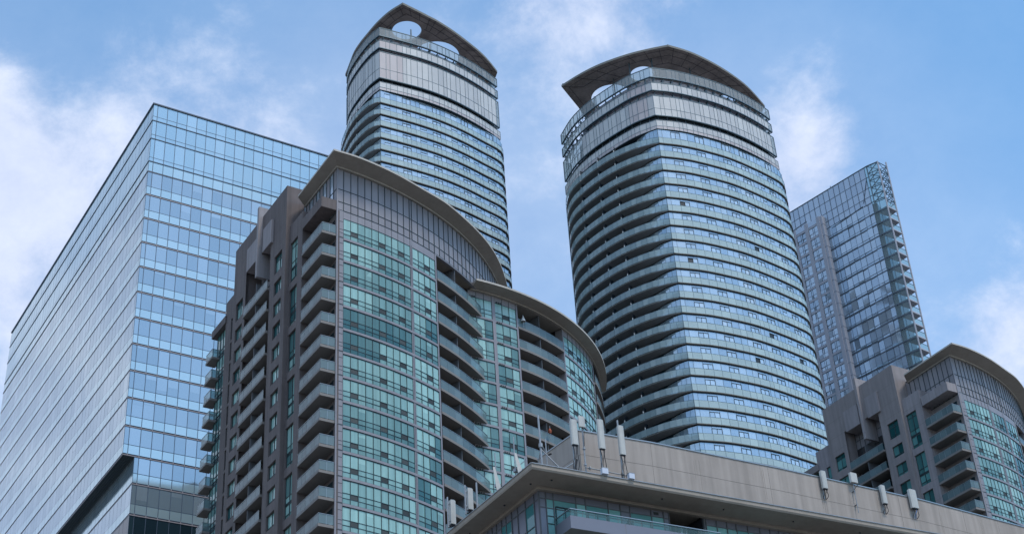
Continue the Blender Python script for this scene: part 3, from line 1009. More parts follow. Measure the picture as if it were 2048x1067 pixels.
    for i in range(len(oc2) - 1):
        o0, o1, i0, i1 = oc2[i], oc2[i + 1], IP[i], IP[i + 1]
        m0 = Vector(i0).lerp(Vector(o0), .16); m1 = Vector(i1).lerp(Vector(o1), .16)
        co.face([(*o0, ze), (*o1, ze), (*o1, zt), (*o0, zt)], 'cornice_edge', .5)
        co.face([(*o0, zt), (*o1, zt), (*i1, zt + .08), (*i0, zt + .08)], 'roof_grey', .5)
        co.face([(*m0, zi), (*m1, zi), (*o1, ze), (*o0, ze)], 'cornice', .6)
        co.face([(*m0, zi - .14), (*m1, zi - .14), (*m1, zi), (*m0, zi)], 'cornice', 1)
        co.face([(*i0, zi - .14), (*i1, zi - .14), (*m1, zi - .14), (*m0, zi - .14)], 'cornice', 1)
    for q in (0, -1):
        co.face([(*oc2[q], ze), (*oc2[q], zt), (*IP[q], zt + .08), (*IP[q], zi - .14)], 'cornice_edge', .5)
    co.prism([tuple(q) for q in IP] + [(-2, 175), (-12, 160)], 94.2, 94.6, 'roof_grey')
    co.build('wing_cornice', root)
    wf = MB()
    gr = [(-.77 - 1, 1.2, 3, ()), (1.6, 4.5, 3, (1,)), (12.6, 20.9, 8, (1, 3, 6))]
    for a, b in ((1.2, 1.6), (4.5, 4.72), (12.42, 12.6), (20.9, 21.15)):
        band(wf, W, TT(a), TT(b), zg, 94.15, -.9, .06, 'clad_grey', .6, 1)
    for ga, gb, n, lv in gr:
        for i in range(nfl + 1):
            band(wf, W, TT(ga), TT(gb), ZF[i] - .25, ZF[i], -.1, .06, 'clad_grey', .7, .85)
        band(wf, W, TT(ga), TT(gb), 93.35, 94.15, -.1, .0, 'clad_grey', .8, .85)
        for tt_ in lin(ga, gb, n): pbox(wf, W, TT(tt_) - .025, TT(tt_) + .025, 93.35, 94.12, 0, .04, 'frame_grey')
        if ga < 5:
            for i in range(nfl):
                zt_ = 93.35 if i == 0 else ZF[i - 1] - .26
                for q in range(3):
                    pbox(wf, W, TT(ga + .15 + q * .26), TT(ga + .33 + q * .26), zt_ - .02, zt_ + .16, .06, .08, 'louvre')
    wf.build('wing_frame', root)
    for i in range(nfl):
        ztop = 93.34 if i == 0 else ZF[i - 1] - .28
        for gi, (ga, gb, n, lv) in enumerate(gr):
            win(W, [TT(q) for q in lin(ga, gb, n)], ZF[i] + .02, ztop, -.03, WC, .70 if gi < 2 else .78, lv, 'wing_window')
    b0 = balcony(W, TT(4.72), TT(12.42), ZF[0] - .02, 1.9, .10, .05, ret=False)
    for i in range(1, nfl): copy_tree(b0, root, (ZF[i] - ZF[0]) * k)
    b0 = balcony(W, TT(21.15), W.L - .2, ZF[0] - .02, 1.4, .25, .2, ret=False)
    for i in range(1, nfl): copy_tree(b0, root, (ZF[i] - ZF[0]) * k)
    pm = MB()
    pbox(pm, W, TT(8.2), TT(8.28), zg, 94.1, -2, -.1, 'frame_grey')
    band(pm, W, TT(4.8), TT(12.3), 94.1, 94.2, -2.1, -.05, 'cornice', .2)
    pm.build('wing_partition', root)
    return root


# ================================================================== tall curved towers
def build_curved(k, label, Kpt, right, left, slabL, lv, zfl, dz, nfl, rightT, canopy, holes, zc, pink, winpat, leftwin, posts, backpts, ringL0, ringR1):
    """right / left: measured outlines from the crease K; lv: crown levels"""
    global FR
    rng = random.Random(int(k * 100))
    fr = FR = Frame(k)
    zg = 1.7 - 1.7 / k
    root = thing('curved_tower', label, 'apartment tower', fr.w((Kpt[0] + 1, Kpt[1] + 8, zg)), 'curved towers with pierced roof discs')
    RP = Path(smooth([Kpt] + right, 3))                       # from the crease to the right
    LP = Path(smooth(left[::-1] + [Kpt], 3))                  # from far left to the crease
    # full crown path keeps the crease sharp
    CP = Path([tuple(p) for p in LP.p] + [tuple(p) for p in RP.p[1:]])
    tk = LP.L
    SL = Path(smooth(slabL[::-1] + [Kpt], 4))
    back = backpts
    ringR1 = CP.L - ringR1
    # core
    core = MB()
    poly = [tuple(q) for q in CP.line(0.3, CP.L, -.45, 1.5)] + back
    core.prism(poly, zg, lv[7] + .05, 'dark_glass', .4)
    core.prism([tuple(q) for q in CP.line(ringL0, ringR1, -.40, 1.5)] + back, lv[7] + .05, lv[1] + .05, 'crown_back', .5)
    core.build('core', root)
    # crown levels: lv = [ring1 top, ring1 bot, ring2 top, ring2 bot, panel top, panel bot, low top, low bot]
    def modules(a, b, w=.62):
        out = [tk]; t = tk; pat = [1, .62, 1.1, .9, .62, .66, 1.05, .8]; i = 0
        while t < b: t += w * pat[i % 8]; out.append(min(t, b)); i += 1
        t = tk; i = 0; lo = []
        while t > a: t -= w * pat[i % 8]; lo.append(max(t, a)); i += 1
        return lo[::-1] + out
    mods = modules(0, CP.L)
    mods = [m for i, m in enumerate(mods) if i == 0 or m - mods[i - 1] > .05]
    for a, b, name in ((0, 1, 'ring_screen'), (2, 3, 'ring_screen'), (4, 5, 'crown_panels')):
        mb = MB()
        zs = [lv[b], lv[a]] if a < 4 else [lv[b], lv[b] + (lv[a] - lv[b]) * .36, lv[a]]
        def cell(i, j):
            t = (mods[i] + mods[i + 1]) / 2
            free = t < ringL0 or t > ringR1
            if a == 0 or free: return ('crown_glass', rng.random())
            if pink and t < tk + 2.0 and t > tk and (a > 0): return ('crown_pink', rng.random())
            if not pink and tk - 2.6 < t < tk - .7: return ('crown_pink', rng.random())
            return ('crown_panel', rng.random())
        grid(mb, CP, mods, zs, cell, .0, .032, .02, 'steel', tilt=.003)
        band(mb, CP, 0, CP.L, lv[b] - .04, lv[b] + .04, -.12, .04, 'steel', step=.6)
        band(mb, CP, 0, CP.L, lv[a] - .02, lv[a] + .03, -.06, .03, 'ice_mullion', step=.6)
        # end returns, as glass in frames
        for t in (0, CP.L):
            q0, q1 = CP.at(t, 0), CP.at(t, -.8)
            mb.face([(*q0, lv[b]), (*q1, lv[b]), (*q1, lv[a]), (*q0, lv[a])], 'crown_glass', .3)
            for z in (lv[a], lv[b]): mb.bar((*q0, z), (*q1, z), .035, 'steel')
            for q in (q0, q1): mb.bar((*q, lv[b]), (*q, lv[a]), .035, 'steel')
        # steel frame behind the free-standing glass
        for t0_, t1_ in ((0, ringL0), (ringR1, CP.L)):
            if t1_ - t0_ < .3: continue
            n = max(1, int((t1_ - t0_) / .7))
            tt = lin(t0_, t1_, n)
            for z in (lv[a], lv[b]):
                for u, v in zip(tt[:-1], tt[1:]): mb.bar((*CP.at(u, -.7), z), (*CP.at(v, -.7), z), .03, 'steel', 5)
            for u in tt:
                mb.bar((*CP.at(u, -.7), lv[b]), (*CP.at(u, -.7), lv[a]), .028, 'steel', 5)
                mb.bar((*CP.at(u, -.05), lv[b]), (*CP.at(u, -.7), lv[b]), .028, 'steel', 5)
            for u, v in zip(tt[:-1], tt[1:]): mb.bar((*CP.at(u, -.7), lv[b]), (*CP.at(v, -.05), lv[a]), .022, 'steel', 5)
        mb.build(name, root)
    # brackets in the gaps
    t = .25
    while t < CP.L - .1:
        bk = MB()
        pbox(bk, CP, t - .03, t + .03, lv[2] - .02, lv[1] + .02, -.38, -.16, 'steel')
        bk.bar((*CP.at(t, -.30), lv[2] - .05), (*CP.at(t + .16, -.05), lv[1]), .035, 'steel', 5)
        bk.build('bracket', root)
        bk = MB(); pbox(bk, CP, t - .03, t + .03, lv[4] - .02, lv[3] + .02, -.38, -.16, 'steel'); bk.build('hanger', root)
        bk = MB(); pbox(bk, CP, t - .012, t + .012, lv[6], lv[5], -.2, -.14, 'steel'); bk.build('gap_post', root)
        t += .95
    gp = MB()
    band(gp, CP, .2, CP.L - .1, lv[6] - .1, lv[5] + .1, -.44, -.26, 'ice_gap', step=.6)
    gp.build('dark_gap', root)
    # low panel row
    lp = MB()
    zz = lv[7] + (lv[6] - lv[7]) * .35
    grid(lp, CP, mods, [lv[7], zz, lv[6]], lambda i, j: ('crown_pink' if j == 0 else 'crown_panel', rng.random()), .03, .03, .02, 'ice_mullion')
    band(lp, CP, 0, CP.L, lv[7] - .07, lv[7] - .0, -.4, -.02, 'ice_gap', step=.6)
    band(lp, CP, 0, CP.L, lv[6], lv[6] + .03, -.3, .04, 'crown_panel', step=.6)
    lp.build('panel_row', root)

    # storeys
    FP = Path(smooth([Kpt] + rightT, 3))
    H = dz
    WL = Path([LP.at(t, 0) for t in lin(0, LP.L, 14)])
    rfn = lambda t: 0 if t > LP.L - 1.0 else -.88 * min(1, (LP.L - 1.0 - t) / 3.0)
    wl = Path([LP.at(t, rfn(t)) for t in lin(0.0, LP.L, 40)])
    z_prev = lv[7] - .07
    proto = {}
    rest = MB()
    nopen = 0
    for i in range(nfl):
        z = zfl - dz * i
        top = z_prev - (.0 if i == 0 else .13)
        # window strip, right side
        mb = MB()
        ts = [t for t in winpat_ts(winpat, FP.L)]
        g = [rng.random() for _ in ts]
        ww = {}
        def cell(a, j):
            v = g[a] if j == 0 else g[a]
            return ('ice_window', max(0, min(1, .25 + .6 * v + rng.uniform(-.06, .06))))
        grid(mb, FP, ts, [z + .10, top], cell, -.03, .022, .02, 'ice_mullion', horiz=False, tilt=.006)
        mb.build('window_strip', root)
        # opening lights
        for (ta, tb, dark) in winpat['open']:
            if tb > FP.L: continue
            nopen += 1
            m2 = MB() if nopen < 99 else rest
            za, zb_ = z + dz * .46, top - .20
            if dark:
                tm = (ta + tb) / 2
                isop = rng.random() < .05
                for q, (u, v) in enumerate(((ta, tm), (tm, tb))):
                    pane(m2, FP, u, v, za, zb_, -.012 if not (isop and q == 0) else -.02, 'ice_window' if not (isop and q == 0) else 'ice_gap', rng.uniform(.5, 1), .004)
                for t_, hw in ((ta, .009), (tm, .013), (tb, .02)): pbox(m2, FP, t_ - hw, t_ + hw, za, zb_ + .03, -.02, .02, 'frame_dark')
                pbox(m2, FP, ta, tb, zb_, zb_ + .04, -.02, .025, 'frame_dark')
            else:
                pane(m2, FP, ta, tb, za, zb_ - .05, -.012, 'ice_window', rng.uniform(.5, 1), .004)
                pbox(m2, FP, ta, tb, zb_ - .08, zb_ - .05, -.02, .02, 'steel')
            if nopen < 99: m2.build('opening_window', root)
        # left glazed wall
        mb = MB()
        n = int(wl.L / .42)
        tsl = lin(0, wl.L, n)
        def cl(a, j):
            return ('ice_window', rng.uniform(.1, .8)) if a > n - 12 else ('dark_glass' if rng.random() < .35 else 'ice_window', rng.uniform(0, .4))
        grid(mb, wl, tsl, [z + .10, top], cl, -.03, .025, .02, 'ice_mullion', horiz=False, tilt=.004)
        mb.build('recessed_glazing', root)
        # spandrel, fritted glass, slab edge
        mb = MB()
        grid(mb, FP, ts, [z + .09, z + dz * .46], lambda a, j: ('ice_frit', .2 + .8 * g[a] * rng.random()), .07, .02, .012, 'ice_mullion', horiz=False, tilt=.004)
        band(mb, FP, 0, FP.L, z + dz * .46, z + dz * .46 + .015, .05, .08, 'ice_mullion', step=.6)
        mb.build('fritted_rail', root)
        z_prev = z
        if i == 0:
            sb = MB()
            band(sb, FP, 0, FP.L, z, z + .075, -.4, .09, 'ice_edge', .5, .6)
            band(sb, FP, 0, FP.L, z - .11, z - .0, -.4, -.01, 'ice_gap', .5, .6)  # dark strip stands in for the shadow line under each slab
            sb.build('slab_edge', root)
            bm = MB()
            O = SL.line(0, SL.L, .02, .35); 
            I = [wl.at(wl.near(*q), -.1) for q in O]
            for a in range(len(O) - 1):
                if (Vector(O[a]) - Vector(O[a + 1])).length < 1e-4: continue
                b = a + 1
                bm.face([(*I[a], z), (*I[b], z), (*O[b], z), (*O[a], z)], 'ice_slab', .5)
                bm.face([(*O[a], z), (*O[b], z), (*O[b], z + .08), (*O[a], z + .08)], 'ice_edge', .4)
                bm.face([(*O[a], z + .08), (*O[b], z + .08), (*I[b], z + .08), (*I[a], z + .08)], 'ice_slab', .5)
            proto['b'] = bm.build('balcony', root)
            rm = MB()
            n = int(SL.L / .55); tt = lin(0, SL.L, n)
            grid(rm, SL, tt, [z + .10, z + dz * .46], lambda a, j: ('ice_rail', rng.random()), .05, .018, .015, 'ice_mullion', horiz=False, tilt=.004)
            for a, b in zip(tt[:-1], tt[1:]): pbox(rm, SL, a, b, z + dz * .46, z + dz * .46 + .015, .03, .06, 'ice_mullion')
            rm.build('railing', proto['b'])
            for t_ in posts:
                pt = MB()
                tp_ = SL.L - t_
                pbox(pt, SL, tp_ - .02, tp_ + .02, z + .12, z + dz * .62, -.10, .02, 'white_post')
                pbox(pt, SL, tp_ - .012, tp_ + .012, z + .12, z + dz * .9, -.5, -.10, 'ice_gap')
                pt.build('partition', proto['b'])
            proto['e'] = [c for c in root.children if c.name.startswith('slab_edge')][0]
        else:
            copy_tree(proto['b'], root, -dz * i * k)
            copy_tree(proto['e'], root, -dz * i * k)
    if rest.f: rest.build('opening_window', root)['kind'] = 'stuff'
    lo = MB()
    zl = zfl - dz * (nfl - 1)
    full = Path([tuple(p) for p in SL.p] + [tuple(p) for p in FP.p[1:]])
    n = int((zl - zg) / dz)
    grid(lo, full, lin(0, full.L, 24), lin(zg, zl - .2, n), lambda a, j: ('ice_window' if rng.random() < .5 else 'ice_frit', rng.random()), -.05, .03, .04, 'ice_gap')
    lo.build('lower_storeys', root)
    # roof deck
    # canopy
    cn = MB()
    hl = []
    for (hx, hy, hr) in holes:
        hl.append([(hx + hr * math.cos(2 * math.pi * q / 40), hy + hr * math.sin(2 * math.pi * q / 40)) for q in range(40)])
    cn.prism(canopy, zc, zc + .24, 'canopy', .5, holes=hl, side='ice_edge')
    cn.build('roof_disc', root)
    # soffit panel joints
    cxm = sum(p[0] for p in canopy) / len(canopy); cym = sum(p[1] for p in canopy) / len(canopy)
    clear = lambda p, m_=.12: all((Vector(p) - Vector((hx, hy))).length > hr + m_ for hx, hy, hr in holes)

    def seam(a, b, name):
        if not (clear(a) and clear(b)): return
        d = (Vector(b) - Vector(a)).normalized() * .022; nn_ = Vector((-d.y, d.x))
        c4 = [(a[0] - nn_.x, a[1] - nn_.y), (b[0] - nn_.x, b[1] - nn_.y), (b[0] + nn_.x, b[1] + nn_.y), (a[0] + nn_.x, a[1] + nn_.y)]
        sm_.hexa([(*q, zc - .015) for q in c4], [(*q, zc + .01) for q in c4], 'dark_recess', 1)
    sm_ = MB()
    for f in (.93, .80, .62):
        ring = [(cxm + (p[0] - cxm) * f, cym + (p[1] - cym) * f) for p in canopy]
        for a, b in zip(ring, ring[1:] + ring[:1]): seam(a, b, 'r')
    nC = len(canopy)
    for i in range(0, nC, 3):
        p = Vector(canopy[i]); c = Vector((cxm, cym))
        for f0, f1 in ((.995, .93), (.93, .80), (.80, .62)): seam(tuple(c.lerp(p, f0)), tuple(c.lerp(p, f1)), 'x')
    o_ = sm_.build('soffit_seams', root); o_['kind'] = 'stuff'
    for (x, y) in winpat['cols']:
        pm = MB(); pm.bar((x, y, lv[1]), (x, y, zc + .02), .07, 'steel', 8); pm.build('column', root)
    for (x, y, h) in winpat['masts']:
        pm = MB(); pm.bar((x, y, zc + .3), (x, y, zc + .24 + h), .03, 'steel', 6); pm.bar((x, y, zc + .24 + h * .6), (x, y, zc + .4 + h), .07, 'steel', 6); pm.build('roof_beacon', root)
    return root


def winpat_ts(wp, L):
    out = [0]
    for t in wp['ts']:
        if t < L - .15: out.append(t)
    t = out[-1]
    while t < L - .9: t += .6; out.append(t)
    return out + [L]


# ================================================================== far tower with open steel corner
def build_far():
    global FR
    k = 2.1
    rng = random.Random(5)
    fr = FR = Frame(k)
    zg = 1.7 - 1.7 / k
    A = Vector((30.72, 142.65)); B = Vector((38.43, 134.49))
    d = (B - A).normalized()
    A0 = A - d * 3
    root = thing('glass_tower', 'blue-grey glass high-rise with stone piers and open steel corner, right of the broad round tower', 'high-rise', fr.w((36, 142, zg)))
    P = Path([A0, A + d * 9.38, (38.25, 134.72), (39.25, 134.07)])
    o = 3.0
    kk = o + 9.38
    core = MB()
    core.prism([tuple(A0 + Vector((.1, .12))), (37.1, 136.0), (38.1, 135.1), (38.5, 134.95), (40.2, 138.2), (37.5, 146.5), (28.6, 147.6)], zg, 95.4, 'dark_glass', .6)
    core.prism([tuple(A0 + Vector((.1, .12))), (37.1, 136.0), (37.4, 136.6), (35, 142), (28.6, 147.6)], 95.4, 98.4, 'far_screen', .2)
    core.build('core', root)
    # glass screen at the top
    sc = MB()
    mod = .702
    ts = [o + mod * q for q in range(-4, 16)]
    zs = [95.5, 96.3, 97.35, 98.67, 100.0]
    grid(sc, P, ts, zs, lambda i, j: ('far_screen', rng.random()), .0, .04, .035, 'far_line', tilt=.003)
    t2 = [ts[-1], o + 11.35, P.L]
    grid(sc, P, t2, zs, lambda i, j: ('far_clear', rng.random()), .0, .05, .04, 'steel')
    # slanting seam
    sc.bar((*P.at(o + 5.2, .03), 95.2), (*P.at(o + 9.4, .03), 95.6), .04, 'far_line', 5)
    sc.bar((*P.at(o + 9.6, .03), 95.9), (*P.at(o + 10.6, .03), 98.7), .035, 'far_line', 5)
    sc.bar((*P.at(o - 2, .03), 97.4), (*P.at(o + 2.2, .03), 97.75), .035, 'far_line', 5)
    sc.build('glass_screen', root)
    cp = MB()
    band(cp, P, 0, P.L, 100.0, 100.07, -.06, .06, 'steel', step=3)
    cp.build('parapet_rail', root)
    dz = 1.418
    n = 24
    zt = 95.5
    # bay, flat part then curved corner
    tb = [o + 4.3] + [o + 5.15 + q for q in (0, .55, 1.25, 1.95, 2.65, 3.35, 4.23)] + [o + 9.38 + .62, o + 9.38 + 1.2]
    tcl = [tb[-1], P.L - .75, P.L - .02]
    for i in range(n):
        z1 = zt - dz * i; z0 = z1 - dz
        mb = MB()
        g = [rng.random() for _ in range(12)]
        fl = rng.random()
        def cell(a, j):
            if a < 2: return ('far_glass', .0 if a else .1)  # first panes darkened: the pier's reflection put into their tone
            return ('far_glass', max(0, min(1, .35 * fl + .40 * g[a] * (.6 if j == 0 else 1) + .15)))
        grid(mb, P, tb, [z0 + .07, z0 + .34, z1 - .05], cell, 0, .03, .025, 'far_line', tilt=.02)
        band(mb, P, tb[0], P.L, z0 - .05, z0 + .07, -.1, .03, 'far_line', step=4)
        band(mb, P, tb[0], tb[5], z0 + .10, z0 + .13, -.02, .05, 'steel', step=4)
        mb.build('window_band', root)
        cb = MB()
        grid(cb, P, tcl, [z0 + .07, z1 - .05], lambda a, j: ('far_clear', rng.random()), 0, .03, .03, 'steel', tilt=.01)
        cb.build('corner_glazing', root)
    # piers and windows of the stone-framed part, standing proud
    PD = Path([tuple(A0 + Vector((-.707, -.72)) * .0 + Vector((d.y, -d.x)) * .55), tuple(A + d * 4.25 + Vector((d.y, -d.x)) * .55)])
    # outward of P is to the right of travel
    edges = [o - 2.6, o - .9, o + .95, o + 2.62, o + 4.25]
    fw = MB()
    fw.prism([PD.at(0, -.5), PD.at(0, -.06), PD.at(PD.L, -.06), PD.at(PD.L, -.5)][::-1], zg, 96.7, 'dark_glass', .3)
    fw.build('bay_core', root)
    pr_w = .42
    for e in edges[1:]:
        pm = MB()
        pbox(pm, PD, e - pr_w, e, zg, 97.05, -.5, .10, 'far_pier', .4)
        if e == edges[-1]:
            pbox(pm, PD, e - .01, e + .30, zg, 97.0, -.75, -.0, 'far_pier', .9)
            for i in range(n): pbox(pm, PD, e - .02, e + .31, 95.9 - dz * i, 95.94 - dz * i, -.76, .01, 'far_line')
        pm.build('pier', root)
    for i in range(n + 1):
        z1 = 96.35 - dz * i; z0 = z1 - dz
        for a, b in zip(edges[:-1], edges[1:]):
            mb = MB()
            tone = rng.random()
            ta, tb_ = a, b - pr_w
            tm1, tm2 = ta + (tb_ - ta) * .42, ta + (tb_ - ta) * .58
            grid(mb, PD, [ta, tm1, tm2, tb_], [z0 + .08, z0 + .5, z1 - .22], lambda a_, j: ('far_glass', max(0, min(1, .2 + .6 * tone + rng.uniform(-.12, .12)))), -.02, .03, .03, 'far_line', tilt=.02)
            pbox(mb, PD, ta, tb_, z1 - .20, z1 + .05, -.1, .03, 'far_pier', .8)
            pbox(mb, PD, ta, tb_, z1 - .235, z1 - .20, -.1, -.0, 'far_line')
            mb.build('window' if i < 24 else 'low_window', root)
    hd = MB()
    for a, b in zip(edges[:-1], edges[1:]): pbox(hd, PD, a, b - pr_w, 96.4, 96.98, -.1, .05, 'far_screen', .2)
    hd.build('head_panel', root)
    # steel fins
    f1, f2 = (39.25, 134.07), (40.40, 135.05)
    for (x, y), zt_ in ((f1, 100.1), (f2, 100.6)):
        fm = MB(); fm.bar((x, y, zg), (x, y, zt_), .085, 'far_pier', 6, .9); fm.build('steel_fin', root)
    # end glass between the fins
    eg = MB()
    E = Path([f1, f2])
    inner = Path([(38.45, 134.85), (39.6, 135.9)])
    for i in range(n):
        z = 94.2 - dz * i
        fb = MB()
        fb.prism([f1, f2, (39.75, 136.0), (38.3, 135.0)], z, z + .16, 'far_pier', .9)
        o1 = fb.build('balcony', root)
        rm = MB()
        pane(rm, E, .05, E.L - .05, z + .18, z + .72, .0, 'far_clear', .5, 0)
        rm.bar((*f1, z + .74), (*f2, z + .74), .03, 'steel', 5)
        rm.build('railing', o1)
    # open truss above
    tr = MB()
    top, bot = 100.0, 95.3
    pts = [(38.2, 134.8), f1, f2, (39.9, 136.1)]
    zz = lin(bot, top, 5)
    for z in zz:
        for a, b in zip(pts[:-1], pts[1:]): tr.bar((*a, z), (*b, z), .05, 'steel', 6)
    for z0, z1 in zip(zz[:-1], zz[1:]):
        for a, b in zip(pts[:-1], pts[1:]):
            tr.bar((*a, z0), (*b, z1), .045, 'steel', 6); tr.bar((*a, z1), (*b, z0), .035, 'steel', 6)
    for a in (pts[0], pts[3]): tr.bar((*a, bot), (*a, top), .06, 'steel', 6)
    tr.build('steel_truss', root)
    m = MB(); m.bar((*P.at(o + 5.9, -.2), 99.9), (*P.at(o + 5.9, -.2), 100.45), .035, 'steel', 6); m.build('roof_beacon', root)


# ================================================================== near building with the heavy cornice
def build_near():
    global FR
    k = .42
    rng = random.Random(9)
    fr = FR = Frame(k)
    zg = 1.7 - 1.7 / k
    W = Vector((1.66, 206.79))
    R_, L_ = dirv(28.65), dirv(121.3)
    root = thing('near_block', 'beige building with deep sloping cornice and plain parapet wall carrying aerials, nearest at the bottom', 'building', fr.w((20, 230, zg)))
    Cc = Vector((.92, 200.24))
    end_r = Cc + R_ * 118; end_l = Cc + L_ * 40
    WR = W + R_ * 116; WL_ = W + L_ * 36
    # cornice: flat edge band, sloping soffit, inner moulding
    co = MB()
    OP = [end_l, Cc, end_r]; IP = [WL_, W, WR]
    IP = [Vector(q) for q in IP]
    zt, ze, zi = 100.15, 99.35, 98.9
    M = [IP[i].lerp(OP[i], .13) for i in range(3)]
    E1 = [IP[i].lerp(OP[i], .97) for i in range(3)]
    for i in range(2):
        co.face([(*OP[i], zt - .55), (*OP[i + 1], zt - .55), (*OP[i + 1], zt), (*OP[i], zt)], 'near_cornice', 1)
        co.face([(*E1[i], ze - .0), (*E1[i + 1], ze - .0), (*OP[i + 1], zt - .55), (*OP[i], zt - .55)], 'near_cornice', 1)
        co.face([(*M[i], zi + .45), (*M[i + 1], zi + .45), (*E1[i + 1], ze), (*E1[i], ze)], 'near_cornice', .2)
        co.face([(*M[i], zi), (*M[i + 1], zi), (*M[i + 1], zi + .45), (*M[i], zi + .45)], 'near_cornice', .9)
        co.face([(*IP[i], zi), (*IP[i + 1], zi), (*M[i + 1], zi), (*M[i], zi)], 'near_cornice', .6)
        co.face([(*OP[i], zt), (*OP[i + 1], zt), (*IP[i + 1], zt + .02), (*IP[i], zt + .02)], 'roof_grey', .9)
    for i in (0, 2):
        q = [(*IP[i], zi), (*M[i], zi), (*M[i], zi + .45), (*E1[i], ze), (*OP[i], zt - .55), (*OP[i], zt), (*IP[i], zt)]
        co.face(q if i else q[::-1], 'near_cornice', .5)
    co.build('cornice', root)
    fl = MB()
    for i in range(2):
        a, b = Vector(OP[i]), Vector(OP[i + 1])
        q = IP[i] - a; q.normalize()
        n = Vector(((b - a).y, -(b - a).x)).normalized()
        fl.hexa([(*(a - n * .25), zt), (*(a + n * .12), zt), (*(b + n * .12), zt), (*(b - n * .25), zt)][::-1],
                [(*(a - n * .25), zt + .12), (*(a + n * .12), zt + .12), (*(b + n * .12), zt + .12), (*(b - n * .25), zt + .12)][::-1], 'galv', .5)
    fl.build('roof_flashing', root)
    PO = Path([end_l, Cc, end_r])
    tc = PO.c[1]
    for t in (tc - 33, tc - 22, tc - 10.5, tc - 2.3, tc + 2.2, tc + 21, tc + 32, tc + 45, tc + 58):
        x, y = PO.at(t, -2.3)
        dr = MB(); dr.bar((x, y, 98.2 + 1.0), (x, y, 99.9), .13, 'near_dark', 8); dr.build('drain_hole', root)
    # body
    core = MB()
    ib = .35
    core.prism([tuple(WL_ + R_ * ib), tuple(W + R_ * ib + L_ * ib), tuple(W + R_ * 21.9 + L_ * ib), tuple(W + R_ * 22 + L_ * 8), tuple(W + R_ * 28 + L_ * 8), tuple(W + R_ * 28.1 + L_ * ib),
                tuple(W + R_ * 44.7 + L_ * ib), tuple(W + R_ * 44.8 + L_ * 8), tuple(W + R_ * 56 + L_ * 8), tuple(W + R_ * 56.1 + L_ * ib), tuple(WR + L_ * ib), tuple(WR + L_ * 30), tuple(WL_ + R_ * 30)], zg, 99.3, 'near_dark')
    core.build('core', root)
    rd = MB()
    rd.prism([tuple(WL_ + R_ * .05), tuple(W + R_ * .05 + L_ * .05), tuple(WR + L_ * .05), tuple(WR + L_ * 30), tuple(WL_ + R_ * 30)], 99.32, 100.1, 'near_cornice', .4)
    rd.build('roof_deck', root)
    PR = Path([tuple(W), tuple(WR)])
    PL = Path([tuple(WL_), tuple(W)])
    # right face: storeys; top storey in detail
    st = 7.0
    tsA = [0, 1.1, 2.33, 6.04, 7.64, 11.43, 13.52, 15.16, 18.83, 20.97, 21.9]
    tsB = [28.1, 28.45, 30.39, 32.24, 33.98, 36.07, 38.29, 40.18, 41.87, 44.0, 44.8]
    tsC = [56, 57, 60, 63, 66, 69, 72, 76, 80, 84, 88, 92, 96, 100, 104, 108, 112, 115]
    for f in range(0, 5):
        zt_ = 99.0 - st * f
        for ts, solid in ((tsA, {0, 6, 9}), (tsB, {0, 9}), (tsC, {0, 8})):
            mb = MB()
            g = [rng.random() for _ in ts]
            def cell(i, j, ts=ts, solid=solid, g=g):
                if i in solid: return ('near_clad', .9)
                if j == 3: return ('near_clad', .3 + .4 * g[i])
                if j == 2: return ('near_glass', .25 + .6 * g[i])
                return ('near_glass', max(0, min(1, g[i] * .9 + .05 + rng.uniform(-.1, .1))))
            zs = [zt_ - st + .1, zt_ - 4.2, zt_ - 2.55, zt_ - 1.15, zt_ + .05]
            grid(mb, PR, ts, zs, cell, 0, .13, .12, 'frame_grey', rails=zs[2:], tilt=.02)
            # door frames
            if f == 0 and ts is tsA:
                for i in (2, 4, 7):
                    a, b = ts[i] + .3, ts[i + 1] - .3
                    m = (a + b) / 2
                    for t in (a, m, b): pbox(mb, PR, t - .06, t + .06, zt_ - st + .2, zt_ - 2.2, .0, .14, 'frame_dark')
                    pbox(mb, PR, a, b, zt_ - 2.3, zt_ - 2.12, 0, .16, 'frame_dark')
                for z in (zt_ - 3.8, zt_ - 5): pbox(mb, PR, ts[1], ts[2], z - .06, z + .06, 0, .1, 'frame_dark')
            band(mb, PR, ts[0], ts[-1], zt_ - st - .1, zt_ - st + .25, -.2, .1, 'near_clad', .3, 50)
            mb.build('front_glazing', root)
        # left face
        tl = [PL.L - q for q in (36, 33.5, 31, 28.5, 26, 23.4, 21, 19, 17, 15.2, 13.9, 12.56, 11, 9.61, 7.94, 6.15, 3.85, 1.34, 0)]
        mb = MB()
        def cell(i, j):
            if i == len(tl) - 2: return ('near_clad', .0)
            if j == 1: return ('near_clad', .1 + .3 * rng.random())
            if i % 4 in (2, 3) or i == 14: return ('near_clad', .15)
            return ('near_glass', rng.uniform(0, .3))
        zs = [zt_ - st + .1, zt_ - 1.3, zt_ + .25]
        grid(mb, PL, tl, zs, cell, 0, .14, .14, 'frame_grey', tilt=.02)
        for i in (15, 16, 12, 9): pbox(mb, PL, tl[i], tl[i + 1], zt_ - 5.05, zt_ - 4.9, 0, .1, 'frame_dark')
        band(mb, PL, 0, PL.L, zt_ - st - .1, zt_ - st + .25, -.2, .1, 'near_clad', .3, 50)
        mb.build('side_glazing', root)
    lo = MB()
    n = int((99 - st * 5 - zg) / st) + 1
    zs = lin(zg, 99 - st * 5 - .1, n)
    grid(lo, PR, lin(0, PR.L, 30), zs, lambda i, j: ('near_glass' if i % 3 else 'near_clad', rng.random()), 0, .2, .15, 'frame_grey')
    grid(lo, PL, lin(0, PL.L, 10), zs, lambda i, j: ('near_glass' if i % 3 else 'near_clad', rng.random() * .4), 0, .2, .15, 'frame_grey')
    lo.build('lower_storeys', root)
    # vents above the windows
    vm = MB()
